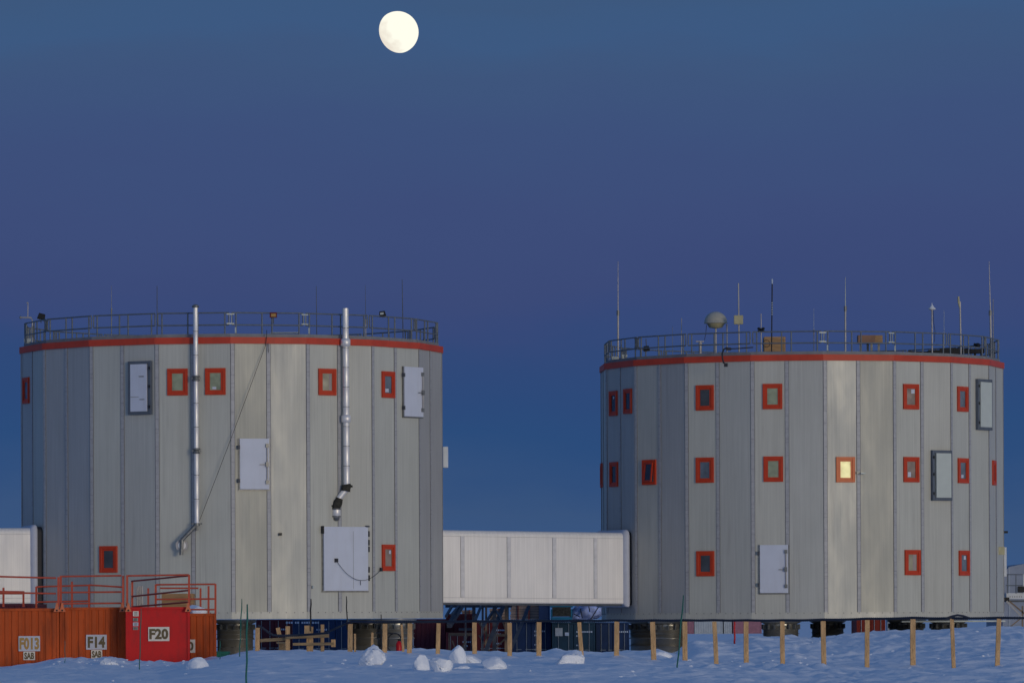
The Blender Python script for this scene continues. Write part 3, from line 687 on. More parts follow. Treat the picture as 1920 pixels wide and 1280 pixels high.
# ------------------------------------------------------------------ corridors
def corridor(A,B,half,z0a,z1a,z0b,z1b,label,joints,collar_at,rootloc):
    # A,B plan points of the front wall line; box goes back 2*half
    A=Vector((A[0],A[1],0)); B=Vector((B[0],B[1],0)); t=(B-A).normalized(); n_=Vector((t.y,-t.x,0)); bk=-n_*(2*half)
    rt=thing('corridor',rootloc,label,'corridor','raised corridors between the buildings')
    m=MB(); r=.22; L_=(B-A).length
    def sec(P,z0,z1):   # rounded profile, going front-bottom up and over
        pr=[]
        for i in range(5): a=math.pi*1.5-(i/4)*math.pi/2; pr.append((-(math.cos(a))*r*-1, 0))
        pts=[]
        corners=[(0,z0,r*.3),(0,z1,r),(1,z1,r),(1,z0,r*.3)]
        for ci,(bkf,z,rr) in enumerate(corners):
            for i in range(5):
                a=i/4*math.pi/2
                if ci==0: off=(rr-rr*math.sin(a), rr-rr*math.cos(a)); 
                if ci==0: pts.append(P+bk.normalized()*(rr*(1-math.sin(a)))+Vector((0,0,z+rr*(1-math.cos(a)))))
                if ci==1: pts.append(P+bk.normalized()*(rr*(1-math.cos(a)))+Vector((0,0,z-rr*(1-math.sin(a)))))
                if ci==2: pts.append(P+bk-bk.normalized()*(rr*(1-math.sin(a)))+Vector((0,0,z-rr*(1-math.cos(a)))))
                if ci==3: pts.append(P+bk-bk.normalized()*(rr*(1-math.cos(a)))+Vector((0,0,z+rr*(1-math.sin(a)))))
        return pts
    S1=sec(A,z0a,z1a); S2=sec(B,z0b,z1b); k=len(S1)
    m.add(S1+S2,[(i,(i+1)%k,k+(i+1)%k,k+i) for i in range(k)]+[tuple(range(k))[::-1],tuple(range(k,2*k))],0)
    m.build('wall','corr',rt)
    j=MB(); fr=(t,Vector((0,0,1)),n_)
    for f,wd in joints:
        P=A+t*(L_*f); za=z0a+(z0b-z0a)*f; zb=z1a+(z1b-z1a)*f
        j.box(P+Vector((0,0,(za+zb)/2))+n_*.012,(wd,zb-za-.5,.03),fr,0); 
        for s_ in (-1,1): j.box(P+Vector((0,0,(za+zb)/2))+t*(s_*(wd/2+.01))+n_*.006,(.012,zb-za-.5,.02),fr,1)
    up=(Vector((0,0,(z1b-z1a)))+t*L_).normalized()
    for dz,f in ((-.27,1),(.24,0)):
        pa=A+Vector((0,0,(z1a if f else z0a)+dz))+n_*.004; pb=B+Vector((0,0,(z1b if f else z0b)+dz))+n_*.004
        j.bar(pa,pb,.016,.016,1)
    j.build('joint_strips',['corr_strip','corr_line'],rt)
    # underside beam
    ub=MB(); ub.bar(A+Vector((0,0,z0a-.04))-n_*.3,B+Vector((0,0,z0b-.04))-n_*.3,.16,.08,0,(0,0,1)); ub.bar(A+Vector((0,0,z0a-.04))-n_*(half*1.6),B+Vector((0,0,z0b-.04))-n_*(half*1.6),.16,.08,0,(0,0,1)); ub.build('floor_beam','frame_st',rt)
    # collar
    P,sgn=(B,1) if collar_at=='B' else (A,-1); z0,z1=(z0b,z1b) if collar_at=='B' else (z0a,z1a)
    cm=MB()
    def ring(off,grow):
        S=sec(P+t*(sgn*off),z0,z1); cen=P+bk*.5+Vector((0,0,(z0+z1)/2)); res=[]
        for q in S:
            v=q-(cen+t*(sgn*off)); h2=half+.0; kz=((z1-z0)/2+grow)/((z1-z0)/2); kh=(half+grow)/half
            hv=Vector((v.x,v.y,0)); res.append(cen+t*(sgn*off)+hv*kh+Vector((0,0,v.z*kz)))
        return res
    rings=[ring(-.16,.0),ring(-.10,.10),ring(.04,.14),ring(.10,.12),ring(.16,.03)]
    vs=[q for rr in rings for q in rr]; fs=[]
    for i in range(len(rings)-1):
        for q in range(k): fs.append((i*k+q,i*k+(q+1)%k,(i+1)*k+(q+1)%k,(i+1)*k+q))
    cm.add(vs,fs,0,True); cm.build('end_collar','collar',rt)
    gk=MB(); S_a=ring(.14,.06); S_b=ring(.55,.02); gk.add(S_a+S_b,[(i,(i+1)%k,k+(i+1)%k,k+i) for i in range(k)]); gk.build('gasket','rubber',rt)
    return rt
pb=TR.hit(1179,1060)[2]+Vector((-.12,-.35,0)); 
dirv=(TL.c-TR.c).normalized(); pa=pb+dirv*10.3
zt=lambda x,y,d:at(x,y,d).z
corridor((pa.x,pa.y),(pb.x,pb.y),1.45,zt(834,1129,221.6),zt(834,992,221.6),zt(1180,1132,pb.y),zt(1180,998,pb.y),
  'long pale raised corridor joining the two towers',[( .215,.16),(.435,.16),(.652,.16),(.85,.14)],'B',(pb.x-5,pb.y,.2))
pl=TL.hit(74,1060)[2]; pl=at(64,1060,pl.y-.5)
corridor((pl.x-8,pl.y-2.0),(pl.x,pl.y),1.45,zt(30,1131,pl.y),zt(30,991,pl.y),zt(60,1131,pl.y),zt(60,989,pl.y),
  'short stretch of pale raised corridor leaving the left tower at the left edge',[(.3,.16)],'B',(pl.x-4,pl.y,.2))

# ------------------------------------------------------------------ containers
X_,Z_,Y_=Vector((1,0,0)),Vector((0,0,1)),Vector((0,-1,0))
def corrug(mb,p0,t,u,n_,w_,h,pitch=.30,dep=.045,mi=0):
    # trapezoid sheet from p0 across w_ along t, height h along u
    k=max(1,round(w_/pitch)); pitch=w_/k; xs=[]
    for i in range(k):
        a=i*pitch; xs+=[(a,0),(a+pitch*.12,-dep),(a+pitch*.28,-dep),(a+pitch*.40,0)]
    xs.append((w_,0)); vs=[]
    for a,d in xs: vs.append(p0+t*a+n_*d); vs.append(p0+t*a+n_*d+u*h)
    mb.add(vs,[(2*i,2*i+2,2*i+3,2*i+1) for i in range(len(xs)-1)],mi)
def container(c,rot,w_,l_,h,m_,label,group,front='corr',name='shipping_container',signs=(),marks=0,rails=True):
    # c: centre of front bottom edge; rot about z; front faces camera when rot=0
    a=R_(rot); t=Vector((math.cos(a),math.sin(a),0)); n_=Vector((math.sin(a),-math.cos(a),0)); fr=(t,Z_,n_); c=Vector(c)
    rt=thing(name,c,label,'container',group)
    b=MB(); e=.10
    # corner posts and rails
    for s_ in (-1,1):
        for q in (0,1): b.box(c+t*(s_*(w_/2-e/2))-n_*(e/2+q*(l_-e))+Z_*(h/2),(e,h,e),fr)
        for z in (e/2,h-e/2): b.box(c+t*(s_*(w_/2-e/2))-n_*(l_/2)+Z_*z,(e,e,l_-2*e),fr)
    for q in (0,1):
        for z in (e/2,h-e/2): b.box(c-n_*(e/2+q*(l_-e))+Z_*z,(w_-2*e,e,e),fr)
    b.box(c-n_*(l_/2)+Z_*(h-.05),(w_-2*e+.01,.03,l_-2*e+.01),fr)
    b.build('frame',m_,rt,bevel=.008)
    s=MB()
    corrug(s,c-t*(w_/2-.02)-n_*(l_-e)+Z_*e,n_,Z_,-t,l_-2*e,h-2*e)
    corrug(s,c+t*(w_/2-.02)-n_*(e)+Z_*e,-n_,Z_,t,l_-2*e,h-2*e)
    corrug(s,c+t*(w_/2-e)-n_*(l_-.02)+Z_*e,-t,Z_,-n_,w_-2*e,h-2*e)
    s.build('side_wall',m_,rt)
    f=MB()
    if front=='corr':
        corrug(f,c-t*(w_/2-e)-n_*.025+Z_*e,t,Z_,n_,w_-2*e,h-2*e,.25,.026); f.build('end_wall',m_,rt)
    elif front=='flat':
        f.box(c-n_*.05+Z_*(h/2),(w_-2*e,h-2*e,.05),fr); f.box(c+t*(w_/2-e-.02)-n_*.02+Z_*(h/2),(.02,h-2*e,.02),fr); f.build('end_wall',m_,rt)
    else:
        for s_ in (-1,1):
            d=MB(); ww=w_/2-e-.01; d.box(c+t*(s_*(ww/2+.01))-n_*.04+Z_*(h/2),(ww-.01,h-2*e-.02,.05),fr)
            for i in range(5): d.box(c+t*(s_*(ww/2+.01))-n_*.012+Z_*(.3+i*(h-.5)/4.6),(ww-.12,.06,.02),fr)
            do=d.build('door',m_,rt)
            lb=MB()
            for q in (.25,.78): lb.tube([c+t*(s_*(ww*q+.01))+n_*.03+Z_*(e*.6),c+t*(s_*(ww*q+.01))+n_*.03+Z_*(h-e*.6)],.018,6)
            for q in (.25,.78): lb.box(c+t*(s_*(ww*q+.01-.10))+n_*.04+Z_*(h*.42),(.30,.035,.02),fr)
            lb.build('lock_rod','galv2',do)
    if marks:
        k=MB(); r2=random.Random(marks)
        for row in range(5):
            x=w_*.08 if marks%2 else w_*.06; z=h*(.80-row*.085) if row<2 else h*(.72-row*.10)
            n_let=r2.randint(5,9) if row==0 else r2.randint(2,4)
            for i in range(n_let):
                ww=r2.uniform(.05,.08); k.box(c+t*(x+ww/2)+n_*.012+Z_*z,(ww,.085 if row<2 else .07,.008),fr); x+=ww+.035
                if x>w_*.42: break
        k.build('marking','whitemark',rt)
    for (txt,sx_,sz,sw,sh,pm,im,th,tw) in signs:
        sg=MB(); sg.box(c+t*sx_+n_*.012+Z_*sz,(sw,sh,.016),fr); so_=sg.build('number_sign',pm,rt)
        lettering(txt,c+t*sx_+n_*.025+Z_*sz,fr,th,im,so_,tw)
    return rt,fr
M['galv2']=mat('galvanised_rod',g(.22,.26,.30),.5,.5)
def conrow(xl,xr,ytop,d,h=2.59):
    a=at(xl,ytop,d); b_=at(xr,ytop,d); return Vector(((a.x+b_.x)/2,d,a.z-h)),(b_.x-a.x)
def signspec(c,d,txt,x0,x1,y0,y1,pm,im,tf=.72,wf=.9):
    a=at(x0,y1,d); b_=at(x1,y0,d); return (txt,(a.x+b_.x)/2-c.x,(a.z+b_.z)/2-c.z,b_.x-a.x,b_.z-a.z,pm,im,(b_.z-a.z)*tf,(b_.x-a.x)*wf)
D0=183.0
c,w_=conrow(-13,110.5,1140,D0)
container(c,4.2,w_,6.06,2.59,'or_cont','orange corrugated container with the sign F013 above SAB','containers in the snow at the left',
  signs=[signspec(c,D0,'F013',35,75,1191.5,1220,'sign_b','ink_o',.80,.92),signspec(c,D0,'SAB',44,65.5,1220.6,1236.6,'sign_w','ink_b',.80,.86)])
c,w_=conrow(112,236,1138,D0+.3)
container(c,4.2,w_,6.06,2.59,'or_cont','orange corrugated container with the sign F14 above SAB','containers in the snow at the left',
  signs=[signspec(c,D0+.3,'F14',161.5,200,1189,1217,'sign_b','ink_b',.76,.84),signspec(c,D0+.3,'SAB',171,191.5,1217.6,1233.6,'sign_w','ink_b',.80,.86)])
c,w_=conrow(235.5,356,1137.5,D0-.6)
rc,fr=container(c,4.2,w_,6.06,2.59,'red_cont','smooth crimson container with the sign F20','containers in the snow at the left',front='flat',
  signs=[signspec(c,D0-.6,'F20',278,317.5,1174.5,1201,'sign_w','ink_b',.76,.90)])
# stickers and faint marking on the crimson container
tt,uu,nn=fr
for (x0,x1,y0,y1,mm) in ((249.5,260,1145,1154.5,'sign_w'),(249.5,259,1157.5,1164,'dull'),(249.5,259.5,1166,1173,'sign_b'),(249.5,259,1174.5,1180,'dull')):
    _,dx,dz,sw,sh,*_r=signspec(c,D0-.6,'',x0,x1,y0,y1,'','')
    s=MB(); s.box(c+tt*dx+nn*.01+uu*dz,(sw,sh,.012),fr); so_=s.build('sticker',mm,rc)
    s=MB()
    for i in range(3): s.box(c+tt*dx+nn*.018+uu*(dz+sh*(-.25+.25*i)),(sw*.6,sh*.10,.004),fr)
    s.build('lettering','ink_k',so_)
c,w_=conrow(300,405.5,1149.5,190)
a=at(357.0,1220,189.97); 
container(c,4.2,w_,6.06,2.59,'or_cont','orange corrugated container behind the crimson one, its sign half hidden','containers in the snow at the left',
  signs=[signspec(c,190,'F10',330,366,1198,1223,'sign_w','ink_b',.68,.82)])
# guard rails on the containers
def rails(name,label,segs,d,posts=(),foot=(),m_='or_rail',parts=None):
    a=at(segs[0][0],1138,d); rt=thing(name,a,label,'railing','guard rails on the container roofs')
    b=MB()
    for sgm in segs:
        x0,y0,x1,y1=sgm[:4]; d0=sgm[4] if len(sgm)>4 else d; d1=sgm[5] if len(sgm)>5 else d
        b.tube([at(x0,y0,d0),at(x1,y1,d1)],.033,8)
    b.build('rail',m_,rt)
    for p in posts:
        x,y0,y1=p[:3]; dd=p[3] if len(p)>3 else d; q=MB(); q.bar(at(x,y0,dd),at(x,y1,dd),.075,.06); q.build('post',m_,rt)
    for (x,s_) in foot:
        q=MB(); o=at(x,1141,d-.04); q.prism([(-.12,-.10),(.12,-.10),(.06,.06),(.03,.22),(-.03,.22),(-.06,.06)],(X_,Z_,Y_),o,.10); q.build('foot_bracket','or_brk',rt)
        q=MB(); q.tube([o+Vector((0,-.09,-.05)),o+Vector((0,-.105,-.05))],.035,10); q.build('bolt','black',rt)
rails('guard_rail','orange-red guard rail on the front edge of the F013 container',[(-13,1080,105,1083),(-13,1110,105,1112)],D0-.05,[(109.5,1081,1138),(-12,1080,1138)],[(107,1)])
rails('guard_rail','orange-red guard rail on the front edge of the F14 container',[(116,1080,228,1078.5),(116,1110,228,1109),(116,1131,228,1130)],D0+.1,[(114,1078.5,1138),(231,1078.5,1136)],[(117,1),(229.5,1)])
rails('guard_rail','orange-red guard rail along the front and side of the F20 container',[(240,1078.8,354,1077),(247,1089,354,1078.5,188,D0-.6),(248,1117.5,354,1106,188,D0-.6),(248,1137,354,1128,188,D0-.6)],D0-.6,[(238.5,1077.5,1136),(354.5,1076.5,1135),(248,1088,1137,188)],[(241,1),(353,1)])
rails('guard_rail','lower guard rail at the back of the two orange containers',[(-10,1108,44,1109),(-10,1112,44,1112),(68,1099.5,167,1096.5),(68,1128,167,1126),(167,1096,230,1100)],188.9,[(6.5,1101,1137),(44,1107.5,1137),(68,1099,1139),(135,1089.5,1138),(167,1095.5,1138)])
rails('guard_rail','guard rail around the roof of the half hidden orange container',[(292,1095.5,404,1094.5),(300,1102,372,1102,196,196),(292,1123,404,1122),(292,1142,404,1142)],190.0,[(292,1095,1149),(404,1094,1150),(376,1102,1149,195),(391,1098,1149,193),(278,1102,1137,195)],[])
tb=thing('tube_bundle',at(258,1137,189.5),'small bundle of pale upright tubes on the roof behind the crimson container','tubes')
for (x,y0) in ((245.5,1094),(256.5,1100),(260,1098),(263.5,1099),(266.5,1098)):
    q=MB(); q.tube([at(x,y0,189.5),at(x+.5,1138,189.5)],.035,7); q.build('tube','mast',tb)
lump_jobs=[('snow_heap',at(367,1146,192),(.7,.8,.5),'small heap of snow on the roof of the half hidden container')]
# boards / crate on roof
def crate(x0,x1,y0,y1,d,dep,m_,label,cat='crate',name='wooden_crate',lid=True,slats=5,grp=None):
    a=at(x0,y1,d); b_=at(x1,y0,d); w_=b_.x-a.x; h=b_.z-a.z; c=Vector(((a.x+b_.x)/2,d+dep/2,a.z))
    rt=thing(name,c,label,cat,grp)
    b=MB(); b.box(c+Z_*(h/2),(w_,h,dep)); b.build('body',m_,rt,bevel=.01)
    s=MB()
    for i in range(slats):
        z=h*(i+.5)/slats; s.box(c+Z_*z+Y_*(dep/2+.012),(w_*.995,h/slats*.86,.02)); s.box(c+Z_*z+X_*(w_/2+.012),(.02,h/slats*.86,dep*.98))
    s.build('boards',m_,rt)
    s=MB()
    for e in (-.46,.46): s.box(c+Z_*(h/2)+X_*(w_*e)+Y_*(dep/2+.032),(.07,h,.02))
    s.build('batten',m_,rt)
    return rt
crate(303,362,1112,1150,196.5,1.1,'crate','pale wooden crate standing on the roof of the half hidden container')
crate(1433,1472,631,659,TR.c.y-3,1.2,'crate','pale cardboard-brown box on the roof of the right tower','box','roof_box')
# box on short legs
a=at(1609,643,TR.c.y-3); b_=at(1656,628,TR.c.y-3); rt=thing('roof_box',(a.x,a.y,a.z-.3),'low brown wooden box raised on four stubby legs on the right tower roof','box')
b=MB(); w_=b_.x-a.x; h=b_.z-a.z; b.box(((a.x+b_.x)/2-.18,a.y+.4,(a.z+b_.z)/2),(w_*.68,h,.8)); b.build('body','crate_d',rt)
b=MB(); b.box(((a.x+b_.x)/2+w_*.33-.02,a.y+.55,(a.z+b_.z)/2+.002),(w_*.34,h*.98,.9)); b.build('side_panel','crate',rt)
for i,f in enumerate((.12,.42,.55,.86)):
    b=MB(); b.box((a.x+w_*f,a.y+.3+.3*(i%2),a.z-.16),(.10,.36,.10)); b.build('leg','dull',rt)

# ------------------------------------------------------------------ background yard
grp='shipping containers in the yard behind the corridor'
def yard(xl,xr,ytop,d,m_,label,front='door',marks=0,rot=0,l_=6.06,h=2.59):
    c,w_=conrow(xl,xr,ytop,d,h); return container(c,rot,w_,l_,h,m_,label,grp,front,marks=marks,name='shipping_container')
DY=272.0
r1,_=yard(958,1033.5,1165,DY,'navy','navy blue container with double doors below the stacked timber',marks=3)
r2_,_=yard(1035,1116,1166,DY-1,'teal','dark teal container with a pale square notice on its door',marks=6)
s=MB(); a=at(1048,1184,DY-1.06); s.box(a,(.40,.44,.02)); s.build('notice','greyc',r2_); s=MB(); a=at(1063,1188,DY-1.06); s.box(a,(.22,.18,.02)); s.build('label','whitemark',r2_)
yard(1117.5,1180,1166,DY+.5,'navy','navy blue container nearest the legs of the right tower',marks=5)
yard(893,957,1163,DY+1,'dred','dull red container behind the steel frame',marks=9)
yard(-60,62,1131.5,205,'maroon','dark container glimpsed under the short corridor at the left edge',front='corr')
yard(836,892,1185,DY+2,'maroon','low maroon container left of the dull red one',front='door',marks=2)
yard(775,835,1160,DY+5,'maroon','taller maroon container beside the lit tower leg',front='corr')
yard(480,548,1161,DY-6,'maroon','maroon container under the left tower, left of the long blue ones',marks=7)
yard(836,892,1150,DY+6,'maroon','maroon container stacked highest behind the steel frame',front='corr',marks=0,h=1.4)
for i,(xl,xr,lb) in enumerate(((549,628,'long navy container with faded white lettering under the left tower'),(629,706,'navy container with thin lock rods behind the tallest wooden stake'))):
    rr,_=yard(xl,xr,1161,DY-14,'navy',lb,marks=4+i*7)
    if i==0:
        lt=MB(); x=536
        for q,ww in enumerate((4,3,4,0,3,4,0,4,3,4,2,0,4,4,3)):
            if ww: p=at(x+ww/2-8+8,1166.5,DY-14.08); lt.box(p,(ww/F*260*.9,.10,.01))
            x+=ww+1 if ww else 3
        lt.build('lettering','whitemark',rr)
# green box at left foot
c,w_=conrow(405,427,1221,205,.9); rt=thing('storage_box',c,'small green box half buried beside the left tower leg','box')
b=MB(); b.box(c+Vector((0,.6,.45)),(w_,.9,1.2)); b.build('body','cgreen',rt,bevel=.02); b=MB(); b.box(c+Vector((0,.6,.86)),(w_+.06,.1,1.26)); b.build('lid','cgreen',rt); 
b=MB(); b.box(c+Vector((0,-.02,.6)),(w_*.4,.12,.03)); b.build('label','teal',rt)
# stacked timber and others on top of the containers
def timber(x0,x1,y0,y1,d,label,straps=3,rows=6):
    a=at(x0,y1,d); b_=at(x1,y0,d); w_=b_.x-a.x; h=b_.z-a.z; c=Vector(((a.x+b_.x)/2,d+1.2,a.z)); rt=thing('timber_stack',c,label,'timber','bundles of timber on the containers')
    b=MB(); rr=random.Random(int(x0))
    for i in range(rows):
        z=a.z+h*(i+.5)/rows; b.box((c.x+rr.uniform(-.03,.03),d+1.2+rr.uniform(-.03,.03),z),(w_,h/rows*.82,2.3))
        b.box((c.x,d+1.2,z),(w_*.96,h/rows*.995,2.1),None,1)
    b.build('planks',['timber','under'],rt)
    for i in range(straps):
        s=MB(); x=a.x+w_*(i+.7)/(straps+.2); s.box((x,d+1.15,a.z+h/2),(.05,h+.03,2.45)); s.build('strap','dred' if i!=1 else 'frame_red',rt)
timber(957,1022.5,1131,1161,DY-.5,'stack of long pinkish planks strapped with red bands under the corridor')
timber(866,890,1143,1163,DY+8,'small dark bundle of planks left of the big timber stack',1,4)
timber(918,950,1140,1162,DY+8,'tan bundle of planks behind the steel frame posts',1,4)
# cyan machine
a=at(1033,1163,DY-2); b_=at(1073,1134,DY-2); c=Vector(((a.x+b_.x)/2,DY-1.2,a.z)); w_=b_.x-a.x; h=b_.z-a.z
rt=thing('cyan_tank',c,'bright blue bin with a dark grey load under the corridor','bin')
b=MB(); 
b.box(c+Vector((0,0,h*.11)),(w_,h*.26,1.6)); 
for s_ in (-1,1): b.box(c+Vector((s_*(w_/2-.06),0,h*.5)),(.12,h*.5,1.6))
b.box(c+Vector((0,0,h*.93)),(w_*1.04,h*.14,1.65)); b.build('body','cyan',rt,bevel=.02)
b=MB(); b.box(c+Vector((0,-.02,h*.58)),(w_*.86,h*.62,1.62)); b.build('load','ragblack',rt)
b=MB(); b.box(c+Vector((-w_/2-.35,.2,h*.5)),(.6,h,1.5)); b.build('side_box','navy',rt)
# crumpled tarpaulin
def lump(name,m_,c,size,seed,label,cat,grp=None,amp=.32,fr=2.2,cut=13,flat=0.0,rot=0,kind=None):
    import bmesh
    bm=bmesh.new(); bmesh.ops.create_cube(bm,size=2); bmesh.ops.subdivide_edges(bm,edges=bm.edges,cuts=cut,use_grid_fill=True)
    off=Vector((seed*3.1,seed*1.7,seed*.9)); r3=random.Random(seed*13)
    planes=[(Vector((r3.uniform(-1,1),r3.uniform(-1,.6),r3.uniform(-.6,1))).normalized(),r3.uniform(.62,.88)) for _ in range(9)]
    for v in bm.verts:
        p=v.co.copy(); q=p.lerp(p.normalized()*1.22,.82)
        n1_=noise.noise_vector(q*fr*.45+off)*amp*1.3; n2_=noise.noise_vector(q*fr*1.6+off*2)*amp*.45; n3_=noise.noise_vector(q*fr*4+off)*amp*.26
        q=q+n1_+n2_+n3_
        for pn,po in planes:
            e_=q.dot(pn)-po
            if e_>0: q=q-pn*(e_*.6)
        q=q+noise.noise_vector(q*fr*5+off)*amp*.16
        if flat and q.z<-.7: q.z=-.7
        v.co=Vector((q.x*size[0]/2,q.y*size[1]/2,q.z*size[2]/2))
    bmesh.ops.rotate(bm,verts=bm.verts,cent=(0,0,0),matrix=Matrix.Rotation(R_(rot),3,'Y'))
    me=bpy.data.meshes.new(name); bm.to_mesh(me); bm.free(); me.materials.append(M[m_]); me.polygons.foreach_set('use_smooth',[True]*len(me.polygons))
    o=bpy.data.objects.new(name,me); col.objects.link(o); o.location=c; tag(o,label,cat,grp,kind); return o
for nm,c_,sz_,lb_ in lump_jobs: lump(nm,'snowblock',c_,sz_,21,lb_,'snow heap')
a=at(1100,1147,DY-1.5); lump('tarpaulin','tarp',a+Vector((0,1,0)),(1.75,2.0,.95),5,'crumpled blue and white tarpaulin heaped under the corridor end','tarpaulin',amp=.35,fr=3)
ln=MB()
for (x0,y0,x1,y1) in ((1076,1150,1088,1156),(1088,1140,1092,1158),(1104,1136,1106,1146),(1124,1134,1108,1160)): ln.tube([at(x0,y0,DY-2.0),at(x1,y1,DY-2.1)],.03,5)
tag(ln.build('rope','rubber',None,at(1100,1160,DY-2)),'dark ropes tied over the crumpled tarpaulin','rope')

# steel stair frame under the corridor
rt=thing('steel_frame',at(905,1215,236),'dark steel trestle of posts and slanting braces under the corridor','scaffold')
def mem(x0,y0,x1,y1,d0,d1,w_,m_,name):
    b=MB(); b.bar(at(x0,y0,d0),at(x1,y1,d1),w_,w_); b.build(name,m_,rt)
for x,m_,w2 in ((888,'frame_st',.14),(890.5,'frame_br',.06),(905,'frame_st',.10),(911.5,'frame_br',.10),(927,'frame_st',.18),(949.5,'frame_br',.16),(952,'frame_st',.10),(873,'frame_st',.08)): mem(x,1128,x,1235,234,234,w2,m_,'post')
for (x0,y0,x1,y1,w2) in ((869,1128,842,1172,.22),(946,1130,909,1224,.20),(994,1130,960,1212,.16),(852,1128,836,1155,.10),(866,1128,846,1152,.08),(905,1128,890,1165,.10),(935,1130,905,1175,.10),(920,1128,940,1160,.08)): mem(x0,y0,x1,y1,236,232,w2,'frame_st','brace')
for (x0,y0,x1,y1) in ((916,1168,926,1156),(941,1160,948,1180),(848,1200,856,1222),(864,1222,876,1190),(898,1190,920,1222),(920,1222,948,1196),(842,1190,890,1190),(842,1186,842,1224),(898,1166,912,1190)): mem(x0,y0,x1,y1,238,238,.07,'frame_br','brace')
for (x0,x1,y,m_) in ((842,890,1188,'frame_br'),(914,948,1190,'frame_br'),(860,890,1179,'frame_st'),(835,960,1136,'frame_st')): mem(x0,y,x1,y,237,237,.12,m_,'crossbeam')

# far containers beyond the right tower
grp2='distant containers beyond the right tower'
def far(xl,xr,m_,label,d=520,front='corr',h=2.6,yb=None):
    c,w_=conrow(xl,xr,1140,d,h); c.z=0.0; container(c,0,w_,4,h,m_,label,grp2,front)
far(1287,1301,'pinkc','distant pink container just left of the pale ones'); far(1302,1355,'greyc','wide distant pale grey container',front='corr'); far(1357,1372,'greyc','narrow distant pale container beside the red stake')
far(1374,1428,'pinkc','distant pink container behind the red stake',front='flat'); 
c,w_=conrow(1606,1660,1150,262,2.0); c.z=.0
container(c,0,w_,4,2.0,'red_orange','bright red container seen between the legs of the right tower',grp2,'door')


c,w_=conrow(1664,1694,1163,250,1.6); c.z=.15
rt=thing('utility_cabinet',c,'grey cabinet with a black opening between the legs of the right tower','cabinet')
b=MB(); b.box(c+Vector((0,.5,.8)),(w_,1.6,1)); b.build('body','greyc',rt); b=MB(); b.box(c+Vector((.04,-.02,.85)),(w_*.78,1.0,.05)); b.build('opening','black',rt)

# ------------------------------------------------------------------ post fence and black hose
HOSE=[]
def fpost(x,ytop,ybase,w_,lean,label,d=None,shade=0):
    d=d or float(np.interp(x,*zip(*DF))); tp=at(x,ytop,d); zb=gz(tp.x,d)
    bx=tp.x-lean*1.4
    b=MB(); k=6; rr=random.Random(int(x*10)); u=(Vector((tp.x,d,tp.z))-Vector((bx,d,zb-.25)))
    L_=u.length; u.normalize(); t=Vector((u.z,0,-u.x)); n_=Vector((0,-1,0)); base=Vector((bx,d,zb-.25)); vs=[];fs=[]
    for i in range(k+1):
        f=i/k; j=t*rr.uniform(-.004,.004)
        for (sx_,sy) in ((-1,1),(1,1),(1,-1),(-1,-1)): vs.append(base+u*(L_*f)+j+t*(sx_*w_/2*(1-.03*f))+n_*(sy*w_*.32))
    for i in range(k):
        for q in range(4): fs.append((i*4+q,i*4+(q+1)%4,i*4+4+(q+1)%4,i*4+4+q))
    fs+=[(3,2,1,0),tuple(range(k*4,k*4+4))]; b.add(vs,fs)
    o=b.build('fence_post','wood',None,(bx,d,zb),bevel=.006); tag(o,label,'post','wooden posts carrying the black hose')
    return tp
posts=[(722,1168.5,1228,.165,.02,'wooden post just left of the red fire extinguisher'),
(769,1168,1231,.17,.03,'wooden post just right of the lit tower leg'),
(822.5,1167.5,1231,.15,.03,'wooden post below the right-hand corner of the left tower'),
(889.5,1166,1230,.16,0,'wooden post behind the slumped snow block'),
(955.5,1166.5,1235,.16,.0,'wooden post at the left end of the stacked timber'),
(1010.8,1165.5,1235,.17,.01,'wooden post below the right part of the stacked timber'),
(1086,1165.5,1232,.14,-.07,'leaning wooden post in front of the teal container door, with piled snow at its foot'),
(1156.5,1164.5,1233,.17,.01,'wooden post in front of the rightmost navy container'),
(1223.5,1165,1245,.175,-.03,'pale wooden post between the two leftmost legs of the right tower'),
(1284,1164.5,1245,.17,.0,'wooden post beside the slanting green cane on the right'),
(1339.5,1164.5,1247,.15,-.05,'wooden post left of the thin red stake'),
(1398.8,1164.5,1247,.165,0,'wooden post right of the thin red stake'),
(1466.5,1164,1250,.155,-.01,'wooden post in front of the dark leg near the middle of the right tower'),
(1543,1163.5,1251,.165,-.02,'wooden post in front of the pale leg near the middle of the right tower'),
(1626,1161.5,1255,.155,.01,'wooden post in front of the bright red container'),
(1711.5,1160,1255,.175,0,'wooden post right of the grey cabinet'),
(1784.5,1159,1251,.13,-.05,'wooden post under the small hump in the hose'),
(1873,1159,1251,.15,.05,'rightmost wooden post at the corner of the right tower')]
tops=[]
for p in posts: tops.append(fpost(*p))
# left group of shorter stakes, boards and barrier
fpost(483,1176,1222,.165,.01,'stout wooden post right of the leftmost tower leg',181); 
fpost(656.8,1169,1222,.18,.01,'thick wooden post with a dark knot left of the piled snow',180)
fpost(665.5,1187,1222,.08,0,'thin short stake touching the thick knotted post',183); fpost(698,1185,1222,.09,.01,'thin short stake in front of the dark tower leg',184)
fpost(753,1170,1224,.09,-.05,'thin leaning stake behind the red fire extinguisher',185)
rt=thing('wooden_barrier',at(580,1222,182),'rough wooden barrier of crossed boards under the left tower','barrier')
def board(x0,y0,x1,y1,d,w_,m_,name,dep=.05):
    b=MB(); b.bar(at(x0,y0,d),at(x1,y1,d),w_,dep); b.build(name,m_,rt,bevel=.004)
for (x,y0,w2) in ((539.5,1173,.16),(581,1174,.24),(604.5,1170,.13)): board(x,y0,x,1226,182,w2,'wood','upright',.10)
